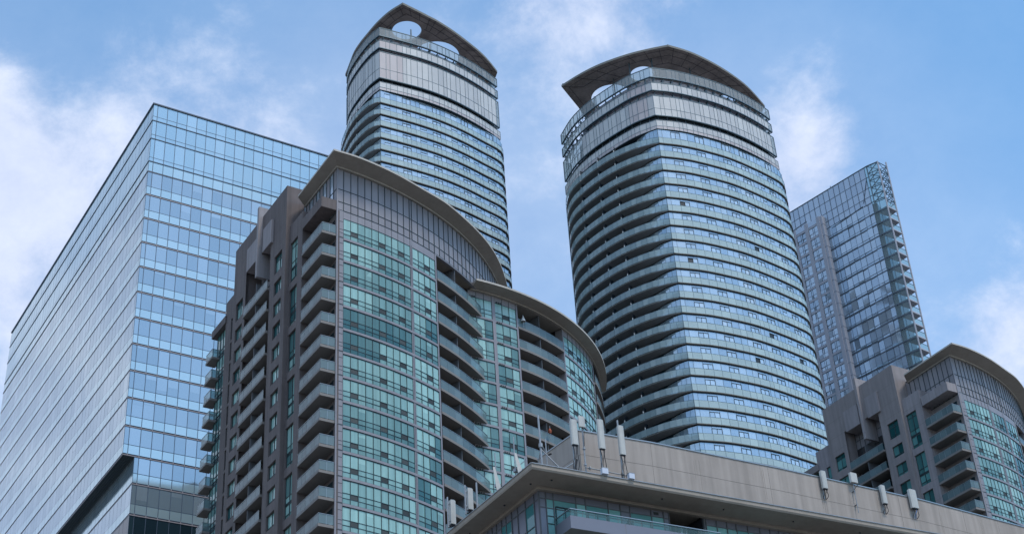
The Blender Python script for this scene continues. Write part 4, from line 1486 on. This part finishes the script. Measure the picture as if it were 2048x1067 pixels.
    for t in (19.3, 19.75, 42.6, 43.0): pbox(vm, PR, t, t + .35, 98.2, 98.6, .0, .10, 'louvre')
    vm.build('vent', root)
    # big balcony
    bz1, bz0, bzr = 93.75, 91.9, 94.85
    bl, br, bd = 2.45, 27.9, 4.0
    def q(r, l): v = W + R_ * r - L_ * l; return (v.x, v.y)
    bm = MB()
    bm.prism([q(bl, 0), q(bl, bd), q(br, bd), q(br, 0)], bz0, bz0 + .5, 'slab', .3)
    bm.prism([q(bl, 0.05), q(bl, bd), q(bl + .35, bd), q(bl + .35, 0.05)], bz0 + .5, bz1, 'near_clad', .2)
    bm.prism([q(bl + .35, bd), q(br, bd), q(br, bd - .35), q(bl + .35, bd - .35)], bz0 + .5, bz1, 'near_clad', .9)
    PF = Path([q(bl - .02, .0), q(bl - .02, bd + .02), q(br, bd + .02)])
    band(bm, PF, 0.05, PF.L, bz0 - .02, bz1 + .04, -.05, .0, 'near_clad', .75, 50)
    for t in (bd + 9, bd + 18): pbox(bm, PF, t, t + .05, bz0, bz1, 0, .015, 'joint')
    ob = bm.build('balcony', root)
    rm = MB()
    Pg = Path([q(bl + .15, .0), q(bl + .15, bd - .15), q(br, bd - .15)])
    tt = lin(0, Pg.c[1], 2) + lin(Pg.c[1], Pg.L, 13)[1:]
    for a, b in zip(tt[:-1], tt[1:]):
        pane(rm, Pg, a + .03, b - .03, bz1, bzr, 0, 'near_rail', rng.random(), .003)
        pbox(rm, Pg, a - .03, a + .03, bz1, bzr, -.1, -.02, 'frame_grey')
        pbox(rm, Pg, a, b, bzr, bzr + .12, -.09, .09, 'rail_metal')
    rm.build('railing', ob)
    # openings (loggias): partition and floor
    for a, b in ((21.95, 28.05), (44.85, 55.95)):
        lg = MB()
        for f in range(4):
            z = 99 - st * f - st
            lg.prism([q(a, .05), q(b, .05), q(b, -7.9), q(a, -7.9)], z - .1, z + .35, 'slab', .2)
            lg.prism([q(b - .2, .03), q(b, .03), q(b, -7.88), q(b - .2, -7.88)], z + .3, z + 6.95, 'near_dark')
        lg.build('loggia', root)
    lg = MB(); pbox(lg, PR, 24.3, 24.4, 92.4, 97.0, -1.5, -.5, 'rail_metal'); lg.build('divider', root)
    # parapet wall on the roof
    pp = MB()
    pts = [(2.0, 218.2), (8.28, 209.5), (19.17, 214.99), (39.9, 226.9), (65.34, 242.64), (86.1, 257.13), (108, 274)]
    Pp = Path(pts)
    band(pp, Pp, 0, Pp.L, 99.9, 109.5, -1.2, 0, 'near_wall', .5, 200)
    tk = Pp.c[1]
    for z in (102.7, 105.6, 107.6)[:2]: band(pp, Pp, 0, Pp.L, z - .03, z + .03, -.1, .012, 'joint', .5, 200)
    for t in (12.2, 34, 45, 61, 76, 84.5):
        pbox(pp, Pp, tk + t, tk + t + .05, 99.9, 109.4, -.1, .01, 'joint')
    pp.build('parapet_wall', root)
    rs = random.Random(21)
    st_ = MB()
    for tpos in (44.6, 50.5, 56.6, 63.2, 20.3, 33.0, 70.5, 80.0):
        for q in range(3):
            t = tk + tpos + rs.uniform(-.6, .6); w_ = rs.uniform(.04, .12); z0 = rs.uniform(101.5, 105.5); z1 = rs.uniform(107.5, 109.2)
            pbox(st_, Pp, t, t + w_, z0, z1, -.05, .005, 'wall_stain')
    st_.build('water_stain', root)['kind'] = 'stuff'
    cap = MB()
    band(cap, Pp, 0, Pp.L, 109.5, 109.68, -1.3, .12, 'rail_metal', .5, 200)
    cap.build('parapet_coping', root)
    return Pp, PO, tc


def equipment():
    """aerials: all coordinates in the near building's units"""
    global FR
    fr = FR = Frame(.42)
    rdir = dirv(28.65); out = Vector((rdir.y, -rdir.x))      # towards the street

    def prismr(mb, x, y, z0, z1, w, d, m, lean=(0, 0), ang=28.65, tone=.5, chamf=.25):
        r = dirv(ang); o_ = Vector((r.y, -r.x))
        c = [(-w / 2, -d / 2), (w / 2, -d / 2), (w / 2, d / 2 - d * chamf), (w / 2 - w * .18, d / 2), (-w / 2 + w * .18, d / 2), (-w / 2, d / 2 - d * chamf)]
        B_, T_ = [], []
        for a, b in c:
            v = Vector((x, y)) + r * a + o_ * b
            B_.append((v.x, v.y, z0)); T_.append((v.x + lean[0], v.y + lean[1], z1))
        i = len(mb.v); mb.v += B_ + T_; kx = mb.mi(m)
        n = len(c)
        for j in range(n):
            j2 = (j + 1) % n
            mb.f.append((i + j, i + j2, i + n + j2, i + n + j)); mb.m.append(kx); mb.t.append(tone)
        mb.f.append(tuple(i + j for j in range(n))[::-1]); mb.m.append(kx); mb.t.append(tone * .3)
        mb.f.append(tuple(i + n + j for j in range(n))); mb.m.append(kx); mb.t.append(tone)

    def antenna(label, x, y, z0, z1, w, d, zfoot, pole=True, wallmount=False, ang=28.65, group=None, blue=False, poletop=.5):
        root = thing('panel_antenna', label, 'antenna', fr.w((x, y, zfoot)), group)
        p = MB(); prismr(p, x, y, z0, z1, w, d, 'radome', ang=ang)
        for q in (-.2, .05, .3):
            pass
        p.build('radome', root)
        e = MB(); prismr(e, x, y, z0 - .12, z0, w * .8, d * .7, 'near_dark', ang=ang)
        prismr(e, x, y, z1, z1 + .1, w * .9, d * .8, 'galv', ang=ang)
        e.build('end_cap', root)
        r = dirv(ang); o_ = Vector((r.y, -r.x))
        bx, by = (Vector((x, y)) - o_ * (d * .5 + .35))
        if pole:
            pm = MB(); pm.bar((bx, by, zfoot), (bx, by, z1 + poletop), .12, 'galv', 8); pm.build('pole', root)
        bk = MB()
        for z in (z0 + .5, z1 - .6):
            bk.hexa([(x - .1 - r.x * .12, y - r.y * .12, z - .12), (x + r.x * .12, y + r.y * .12 - .1, z - .12), (bx + r.x * .12, by + r.y * .12, z - .12), (bx - r.x * .12, by - r.y * .12, z - .12)],
                    [(x - .1 - r.x * .12, y - r.y * .12, z + .12), (x + r.x * .12, y + r.y * .12 - .1, z + .12), (bx + r.x * .12, by + r.y * .12, z + .12), (bx - r.x * .12, by - r.y * .12, z + .12)], 'galv')
        if wallmount:
            bk.bar((bx, by, z0 - 1.6), (bx, by, z1 - .4), .10, 'galv', 8)
            wx, wy = (Vector((bx, by)) - o_ * .9)
            for z in (z0 - 1.4, z0 + .4, z1 - 1.0): bk.bar((bx, by, z), (wx, wy, z), .08, 'galv', 6)
        bk.build('bracket', root)
        cb = MB()
        zl = zfoot + .3 if not wallmount else z0 - 1.5
        for s_, ph in ((-.40, 0), (.05, 1.2), (.42, 3.4)):
            pts = []
            for q in range(9):
                u = q / 8
                sx = s_ * w * (1 - u * .35) + math.sin(u * 6.2 + ph) * .16
                v = Vector((x, y)) + r * sx - o_ * (u * (d * .5 + .2) - math.sin(u * 3.14) * .25)
                pts.append((v.x, v.y, z0 - .12 + (zl - z0) * u))
            cb.tube(pts, .05, 'cable_blue' if (blue and ph == 1.2) else 'cable', 6)
        cb.build('cable', root)
        return root
    gr, gw = 'panel antennas on the roof edge', 'panel antennas on the parapet wall'
    antenna('tall white panel antenna on the roof corner, left of the three big ones', 7.42, 204.49, 104.68, 108.69, 1.05, .55, 100.2, group=gr, poletop=.2)
    antenna('tall white panel antenna with looping black cables, middle of the three big ones', 11.40, 206.50, 104.75, 109.45, .98, .5, 100.2, group=gr)
    antenna('white panel antenna beside a small grey box, right of the three big ones', 14.40, 207.98, 104.29, 109.0, .95, .5, 100.2, group=gr, poletop=1.3)
    antenna('white panel antenna on the parapet wall, left of the small box antenna', 47.6, 230.9, 107.29, 110.32, 1.0, .55, 105.6, pole=False, wallmount=True, group=gw, ang=32)
    antenna('narrow white panel antenna on the parapet wall between the box antenna and the rightmost panel', 58.2, 237.5, 106.96, 110.15, .95, .55, 105.4, pole=False, wallmount=True, group=gw, ang=32)
    antenna('wider white panel antenna with blue cable ends, rightmost on the parapet wall', 63.8, 241.0, 107.33, 110.63, 1.5, .6, 105.3, pole=False, wallmount=True, group=gw, ang=33, blue=True)
    # edge antennas on the left side of the roof
    antenna('white panel antenna seen edge-on above the cornice, lower left beside the curved balconies', -8.6, 216.4, 101.06, 104.48, .55, .9, 100.2, group='edge-on antennas along the left cornice', ang=121)
    antenna('white panel antenna at the far left end of the cornice, lowest in the picture', -11.5, 220.1, 100.53, 104.43, .7, .9, 99.9, group='edge-on antennas along the left cornice', ang=121)

    def wedge(label, x, y, z0, z1, px, py, pz):
        root = thing('dish_antenna', label, 'antenna', fr.w((x, y, 100.2)), 'tilted white antennas behind the cornice corner')
        mb = MB(); r = dirv(28.65)
        b = [(x - .35, y - .2, z0), (x + .35, y, z0), (x + .35, y + .7, z0), (x - .35, y + .6, z0)]
        t = [(x - .75, y - .1, z1), (x - .45, y, z1), (x - .45, y + .4, z1), (x - .75, y + .4, z1)]
        mb.hexa(b, t, 'radome'); mb.build('radome', root)
        m2 = MB(); m2.bar((px, py, 100.1), (px, py, pz), .09, 'galv', 8); m2.bar((px, py, pz - 1.2), (px, py, pz), .05, 'galv', 6)
        m2.build('mast', root)
        m3 = MB(); m3.bar((px, py, z0 + 1.0), (x - .3, y, z0 + 1.0), .09, 'galv', 6); prismr(m3, px + .2, py - .1, z0 + .7, z0 + 1.2, .9, .6, 'galv'); m3.build('bracket', root)
    wedge('tilted white antenna on a thin mast just left of the cornice corner', -.69, 203.89, 100.5, 103.7, -1.44, 205.1, 106.9)
    wedge('tilted white antenna on a thin mast farther left along the cornice', -4.0, 209.3, 100.6, 104.4, -4.36, 209.9, 106.9)

    root = thing('mast', 'bare steel mast with diagonal braces at the cornice corner', 'mast', fr.w((2.43, 202.99, 100.2)))
    mb = MB(); mb.bar((2.43, 202.99, 100.1), (2.35, 203.0, 109.1), .14, 'galv', 8)
    mb.bar((2.43, 202.99, 103.9), (2.43, 202.99, 104.5), .3, 'galv', 8)
    mb.build('pole', root)
    mb = MB(); mb.bar((2.43, 202.99, 103.6), (5.1, 203.2, 100.3), .09, 'galv', 6); mb.bar((2.43, 202.99, 103.6), (1.4, 204.6, 100.3), .09, 'galv', 6)
    mb.bar((2.43, 202.99, 104.6), (3.18, 204.35, 103.4), .13, 'galv', 6); mb.build('brace', root)
    mb = MB(); mb.bar((3.18, 204.35, 100.2), (3.18, 204.35, 105.8), .09, 'galv', 8); mb.bar((3.18, 204.35, 103.2), (3.9, 204.4, 103.5), .14, 'cable', 8); mb.build('whip', root)
    root = thing('pole', 'bare steel pole behind the left cornice, right of the upper edge-on antenna', 'pole', fr.w((-7.48, 214.5, 100.2)))
    mb = MB(); mb.bar((-7.48, 214.5, 100.1), (-7.48, 214.5, 104.55), .13, 'galv', 8); mb.bar((-7.48, 214.5, 100.1), (-7.48, 214.5, 100.25), .3, 'galv', 8); mb.build('shaft', root)
    root = thing('pole', 'short steel pole with a side arm, just left of the braced mast', 'pole', fr.w((-.09, 203.9, 100.2)))
    mb = MB(); mb.bar((-.0, 204.3, 100.1), (-.0, 204.3, 103.1), .09, 'galv', 8); mb.bar((-.0, 204.3, 102.6), (-.7, 204.2, 102.0), .06, 'galv', 6); mb.build('shaft', root)

    # small box antennas
    root = thing('box_antenna', 'small white box antenna on a slim pole behind the left panel antenna', 'antenna', fr.w((8.7, 205.62, 100.2)))
    mb = MB(); prismr(mb, 8.66, 205.5, 108.0, 109.75, 1.0, .35, 'radome', chamf=.1); mb.build('radome', root)
    mb = MB(); mb.bar((8.72, 205.75, 100.1), (8.68, 205.75, 109.9), .11, 'galv', 8)
    for z in (102.0, 104.6): mb.bar((8.7, 205.75, z - .12), (8.7, 205.75, z + .12), .22, 'galv', 8)
    mb.build('pole', root)
    mb = MB(); mb.tube([(8.75, 205.6, 108.0), (8.95, 205.5, 107.4), (8.85, 205.55, 106.6), (8.8, 205.6, 105.0)], .04, 'cable', 5); mb.build('cable', root)
    root = thing('box_antenna', 'small white box antenna above the parapet wall on a long thin pole', 'antenna', fr.w((53.0, 234.2, 104.3)))
    mb = MB(); prismr(mb, 53.1, 234.3, 109.56, 111.26, 1.35, .5, 'radome', ang=32, chamf=.1); mb.build('radome', root)
    mb = MB(); mb.bar((52.9, 234.3, 104.3), (52.9, 234.35, 110.6), .06, 'galv', 6)
    for z in (105.8, 108.2): mb.bar((52.9, 234.3, z), (52.7, 234.9, z), .12, 'galv', 6)
    mb.build('pole', root)
    mb = MB(); mb.tube([(53.1, 234.2, 109.5), (53.5, 234.0, 109.0), (53.1, 234.1, 108.6), (52.9, 234.2, 108.3)], .05, 'cable', 5); mb.build('cable', root)
    # conduit and boxes
    root = thing('conduit', 'steel conduit running along the roof edge below the big antennas', 'conduit', fr.w((9, 206, 100.3)))
    mb = MB(); mb.bar((8.6, 205.3, 101.45), (14.6, 208.5, 101.2), .09, 'galv', 8)
    for u in (.1, .9): mb.bar((8.6 + 6 * u, 205.3 + 3.2 * u, 101.4), (8.75 + 6 * u, 205.38 + 3.2 * u, 101.4), .26, 'galv', 8)
    mb.build('pipe', root)
    root = thing('junction_box', 'small white junction box under the middle antenna', 'junction box', fr.w((11.4, 205.6, 100.3)))
    mb = MB(); prismr(mb, 11.35, 205.7, 100.3, 101.2, 1.0, .6, 'box_grey', chamf=.05, tone=.9); mb.build('casing', root)
    mb = MB(); prismr(mb, 11.35, 205.7, 101.2, 101.26, 1.06, .66, 'radome', chamf=.05); mb.build('lid', root)
    root = thing('junction_box', 'small grey junction box under the right antenna', 'junction box', fr.w((15.3, 207.9, 100.3)))
    mb = MB(); prismr(mb, 15.25, 207.9, 100.3, 101.15, .9, .6, 'box_grey', chamf=.05); mb.build('casing', root)
    mb = MB(); prismr(mb, 15.25, 207.9, 101.15, 101.2, .96, .66, 'galv', chamf=.05); mb.build('lid', root)
    root = thing('support_strut', 'diagonal steel strut bracing the left panel antenna', 'strut', fr.w((5.4, 203.5, 100.3)))
    mb = MB(); mb.bar((5.2, 203.4, 100.3), (7.3, 204.6, 102.1), .08, 'galv', 6); mb.bar((7.0, 204.2, 100.2), (7.5, 204.6, 102.4), .16, 'cable', 6); mb.build('rod', root)

    # things on the near balcony
    W = Vector((1.66, 206.79)); R_, L_ = dirv(28.65), dirv(121.3)
    def q(r, l): v = W + R_ * r - L_ * l; return v
    for n_, (r, l, lab) in enumerate(((23.6, .2, 'closed white parasol inside the dark loggia, left one of the pair'), (24.5, .35, 'closed white parasol inside the dark loggia, right one of the pair'))):
        v = q(r + .5, l - .6)
        root = thing('parasol', lab, 'parasol', fr.w((v.x, v.y, 92.4)), 'closed parasols in the loggia')
        mb = MB(); N_ = 10
        prof = [(.06, 96.3), (.28, 95.6), (.42, 94.6), (.34, 93.9), (.12, 93.5)]
        rings = [[(v.x + (rr * (1 + .2 * (j % 2))) * math.cos(6.283 * j / N_), v.y + (rr * (1 + .2 * (j % 2))) * math.sin(6.283 * j / N_), z) for j in range(N_)] for rr, z in prof]
        for a, b in zip(rings[:-1], rings[1:]):
            for j in range(N_):
                j2 = (j + 1) % N_
                mb.face([b[j], b[j2], a[j2], a[j]], 'parasol_cloth')
        mb.build('canopy_cloth', root)
        mb = MB(); mb.bar((v.x, v.y, 92.3), (v.x, v.y, 96.5), .07, 'galv', 6); mb.build('shaft', root)
    v = q(22.6, -.6)
    root = thing('potted_shrub', 'dark green potted shrub at the left side of the loggia', 'plant', fr.w((v.x, v.y, 92.4)))
    mb = MB()
    rg = random.Random(3)
    for _ in range(260):
        c = Vector((v.x + rg.gauss(0, .3), v.y + rg.gauss(0, .3), 94.6 + rg.gauss(0, .55)))
        u = Vector((rg.uniform(-1, 1), rg.uniform(-1, 1), rg.uniform(-1, 1))).normalized(); w_ = u.orthogonal().normalized()
        mb.face([tuple(c), tuple(c + u * .22 + w_ * .08), tuple(c + u * .4), tuple(c + u * .22 - w_ * .08)], 'leaf', rg.random())
    mb.build('foliage', root)
    mb = MB(); mb.bar((v.x, v.y, 92.4), (v.x, v.y, 93.4), .35, 'near_dark', 10); mb.bar((v.x, v.y, 93.3), (v.x, v.y, 94.4), .05, 'near_dark', 6); mb.build('pot', root)
    v = q(13.9, 1.4)
    root = thing('garden_sculpture', 'dark leaf-shaped sculpture standing on the near balcony', 'sculpture', fr.w((v.x, v.y, 92.4)))
    mb = MB()
    prof = [(0, 92.5), (.30, 93.2), (.62, 94.1), (.72, 94.7), (.5, 95.3), (.16, 95.9), (0, 96.1)]
    for s_ in (1, -1):
        for (r0, z0), (r1, z1) in zip(prof[:-1], prof[1:]):
            for sgn in (1, -1):
                a = v + R_ * r0 * sgn; b = v + R_ * r1 * sgn; m = v - L_ * .18 * s_
                mb.face([(m.x, m.y, z0), (a.x, a.y, z0), (b.x, b.y, z1), (m.x, m.y, z1)], 'dark_recess', .9)
    mb.build('leaf', root)
    mb = MB()
    for sgn in (1, -1):
        a = v + R_ * 1.35 * sgn
        mb.tube([(v.x, v.y, 92.6), ((v + R_ * .9 * sgn).x, (v + R_ * .9 * sgn).y, 94.2), (a.x, a.y, 95.2)], .06, 'dark_recess', 5)
    mb.build('stem', root)
    FR = fr2 = Frame(1.05)
    x, y, z = .85, 148.55, 91.3
    root = thing('parasol', 'small closed white parasol on the top balcony under the second curved cornice', 'parasol', fr2.w((x, y, z)))
    mb = MB()
    for j in range(8):
        c0, c1 = 6.283 * j / 8, 6.283 * (j + 1) / 8
        mb.face([(x + .28 * math.cos(c0), y + .28 * math.sin(c0), z + .75), (x + .28 * math.cos(c1), y + .28 * math.sin(c1), z + .75), (x, y, z + 1.55)], 'parasol_cloth')
    mb.build('canopy_cloth', root)
    mb = MB(); mb.bar((x, y, z), (x, y, z + 1.6), .03, 'galv', 6); mb.build('shaft', root)
    # orange parasol on a condominium balcony
    FR = fr2 = Frame(1.05)
    x, y, z = 2.9, 150.3, 78.25
    root = thing('parasol', 'closed orange parasol on a curved balcony of the middle condominium wing', 'parasol', fr2.w((x, y, z)))
    mb = MB()
    for a, b in zip([(.06, 1.3), (.2, 1.0)], [(.2, 1.0), (.12, .7)]):
        for j in range(8):
            c0, c1 = 6.283 * j / 8, 6.283 * (j + 1) / 8
            mb.face([(x + b[0] * math.cos(c0), y + b[0] * math.sin(c0), z + b[1]), (x + b[0] * math.cos(c1), y + b[0] * math.sin(c1), z + b[1]),
                     (x + a[0] * math.cos(c1), y + a[0] * math.sin(c1), z + a[1]), (x + a[0] * math.cos(c0), y + a[0] * math.sin(c0), z + a[1])], 'orange_cloth')
    mb.build('canopy_cloth', root)
    mb = MB(); mb.bar((x, y, z), (x, y, z + 1.6), .03, 'galv', 6); mb.build('shaft', root)


def build_sliver():
    """corner of a grey building at the left edge of the view"""
    global FR
    fr = FR = Frame(1)
    root = thing('grey_block', 'narrow grey sliver of a building at the left picture edge', 'building', (-118, 250, 0))
    mb = MB(); mb.prism([(-150, 250), (-103.5, 250), (-103.5, 280), (-150, 280)], 0, 112, 'far_pier', .5); mb.build('wall', root)
    P = Path([(-150, 249.9), (-103.4, 249.9)])
    m2 = MB(); grid(m2, P, lin(0, P.L, 16), lin(4, 108, 28), lambda i, j: ('far_glass', RNG.random()), .05, .5, .12, 'far_pier'); m2.build('window_grid', root)
    m3 = MB(); m3.prism([(-151, 249), (-103.2, 249), (-103.2, 281), (-151, 281)], 112, 113, 'far_pier', .9); m3.build('roof', root)


# ------------------------------------------------------------------ assemble
build_ground()
build_office()
build_condo((0, 0), 'dark brown condominium with curved teal glass front, stepping down to a second curved cornice', [(.76, 9.17, 10), (9.49, 12.97, 4)], 15, True, 22.35, 11, False, None)
build_condo((72.17, 47.93), 'grey-brown condominium with curved front cut off by the right edge, behind the aerials', [(.9, 6.0, 7), (6.45, 9.6, 4), (10.1, 13.4, 4)], 11, False, 22.0, 12, True, None)

WP_R = dict(ts=[.43, 1.28, 2.18, 2.97, 3.78, 4.70, 5.49, 6.14, 6.75, 7.84, 8.30, 8.92, 9.84, 10.28, 10.85, 11.24, 11.73, 12.45, 13.01, 13.74, 14.3],
            open=[(1.28, 2.18, 1), (3.78, 4.70, 1), (6.75, 7.6, 1), (8.92, 9.84, 1), (11.24, 11.73, 0), (12.45, 13.25, 1)],
            cols=[(12.9, 119.6), (15.1, 119.2), (11.4, 121.9), (19, 121), (23.5, 124.5), (9.5, 124.5), (20.8, 124.8)], masts=[(16.75, 118.0, .25), (6.35, 122.7, .12), (27.2, 128.3, .15)])
canR = smooth([(6.17, 122.55), (8.13, 120.9), (10.13, 119.6), (12.7, 118.48), (14.83, 117.88), (16.72, 117.5)], 4) + \
    smooth([(16.72, 117.5), (18.83, 118.63), (20.93, 120.23), (22.93, 122.09), (24.82, 124.21), (26.1, 126.06), (27.24, 127.94)], 4)[1:] + \
    smooth([(26.2, 131.5), (22.5, 134.2), (17, 135), (12.2, 132.8), (9.4, 129.6), (7.89, 126.05)], 3)
build_curved(1.86, 'broad round-fronted tower right of centre, curved balconies on its left, pierced roof disc overhanging left',
             (14.41, 116.35),
             [(16.53, 116.93), (18.83, 117.95), (21.18, 119.26), (23.61, 121.09), (25.63, 122.98), (26.71, 124.19)],
             [(12.65, 117.23), (11.17, 118.4), (9.37, 120.1), (7.93, 121.75), (6.77, 123.58), (5.81, 125.98)],
             [(13.63, 116.47), (12.28, 116.95), (11.14, 117.60), (9.93, 118.45), (8.40, 119.93), (6.80, 122.0), (6.05, 123.6), (5.76, 125.4), (5.85, 128.2)],
             [100, 98.86, 98.19, 97.23, 96.56, 94.17, 93.56, 92.54], 90.78, 1.543, 26,
             [(16.72, 117.04), (18.98, 118.11), (21.28, 119.43), (23.66, 121.26), (25.29, 122.67), (26.55, 123.93), (27.1, 125.2), (27.35, 127.2)],
             canR, [(14.28, 121.47, 1.22), (11.22, 124.75, 2.02), (22.6, 127.2, 1.6)], 103.5, False, WP_R, None, (4.6, 6.7, 9.3),
             [(24.5, 134), (16, 137), (9.5, 134), (7.6, 129)], 4.6, .8)

WP_L = dict(ts=[.97, 1.6, 2.17, 2.56, 2.94, 3.48, 3.89, 4.55, 5.22, 5.6, 6.01, 6.53, 7.22, 7.89, 8.42, 8.8, 9.18, 9.78, 10.35, 10.78, 11.49, 12.11, 12.47, 12.89],
            open=[(.42, .95, 0), (2.17, 2.94, 1), (3.89, 4.55, 0), (5.22, 6.01, 1), (7.22, 7.89, 0), (8.42, 9.18, 1), (9.78, 10.35, 0), (11.49, 12.3, 1)],
            cols=[(-8.1, 112.1), (-10.0, 111.6), (-6.5, 114.3), (-3.2, 116.5), (-12.5, 113.5)], masts=[(-8.5, 109.1, .22), (-7.9, 109.6, .18)])
canL = smooth([(-15.1, 118.1), (-14.5, 116.53), (-13.86, 114.9), (-13.11, 113.6), (-12.35, 112.5), (-11.25, 111.0), (-9.95, 109.6), (-8.54, 108.54)], 4) + \
    smooth([(-8.54, 108.54), (-7.38, 109.56), (-6.17, 110.65), (-5.43, 111.34), (-4.07, 112.86), (-2.83, 114.49), (-1.75, 116.02), (-.94, 117.46), (-.18, 119.12)], 4)[1:] + \
    smooth([(-.39, 119.85), (-1.6, 122.2), (-5, 124.5), (-9.5, 124.8), (-13, 122.6)], 3)
build_curved(2.19, 'taller, slimmer round-fronted tower with pierced roof disc, rising behind the dark brown condominium',
             (-10.73, 108.19),
             [(-9.49, 108.79), (-7.13, 110.04), (-5.14, 111.42), (-3.27, 113.1), (-1.63, 114.89), (-.3, 116.58)],
             [(-11.75, 109.2), (-13.01, 111.03), (-14.03, 112.93), (-14.5, 114.6)],
             [(-11.0, 108.16), (-11.56, 108.45), (-12.26, 109.14), (-12.98, 110.04), (-13.64, 111.11), (-14.26, 112.48), (-14.82, 114.03), (-15.08, 115.6), (-15.0, 117.5)],
             [100, 99.06, 98.5, 97.6, 97.14, 94.04, 93.52, 92.63], 91.11, 1.305, 21,
             [(-9.24, 109.01), (-7.31, 110.15), (-5.37, 111.49), (-3.55, 113.07), (-1.95, 114.7), (-.36, 116.45), (-.22, 118.0), (-.5, 120)],
             canL, [(-8.51, 112.25, 1.40), (-6.03, 116.25, 2.28)], 103.0, True, WP_L, None, (3.2, 4.6, 6.2),
             [(-1.0, 119.5), (-4, 123.5), (-9, 124), (-13, 120.5), (-14.0, 117)], 0.9, .35)
build_far()
build_near()
equipment()
build_sliver()


bpy.context.view_layer.update()
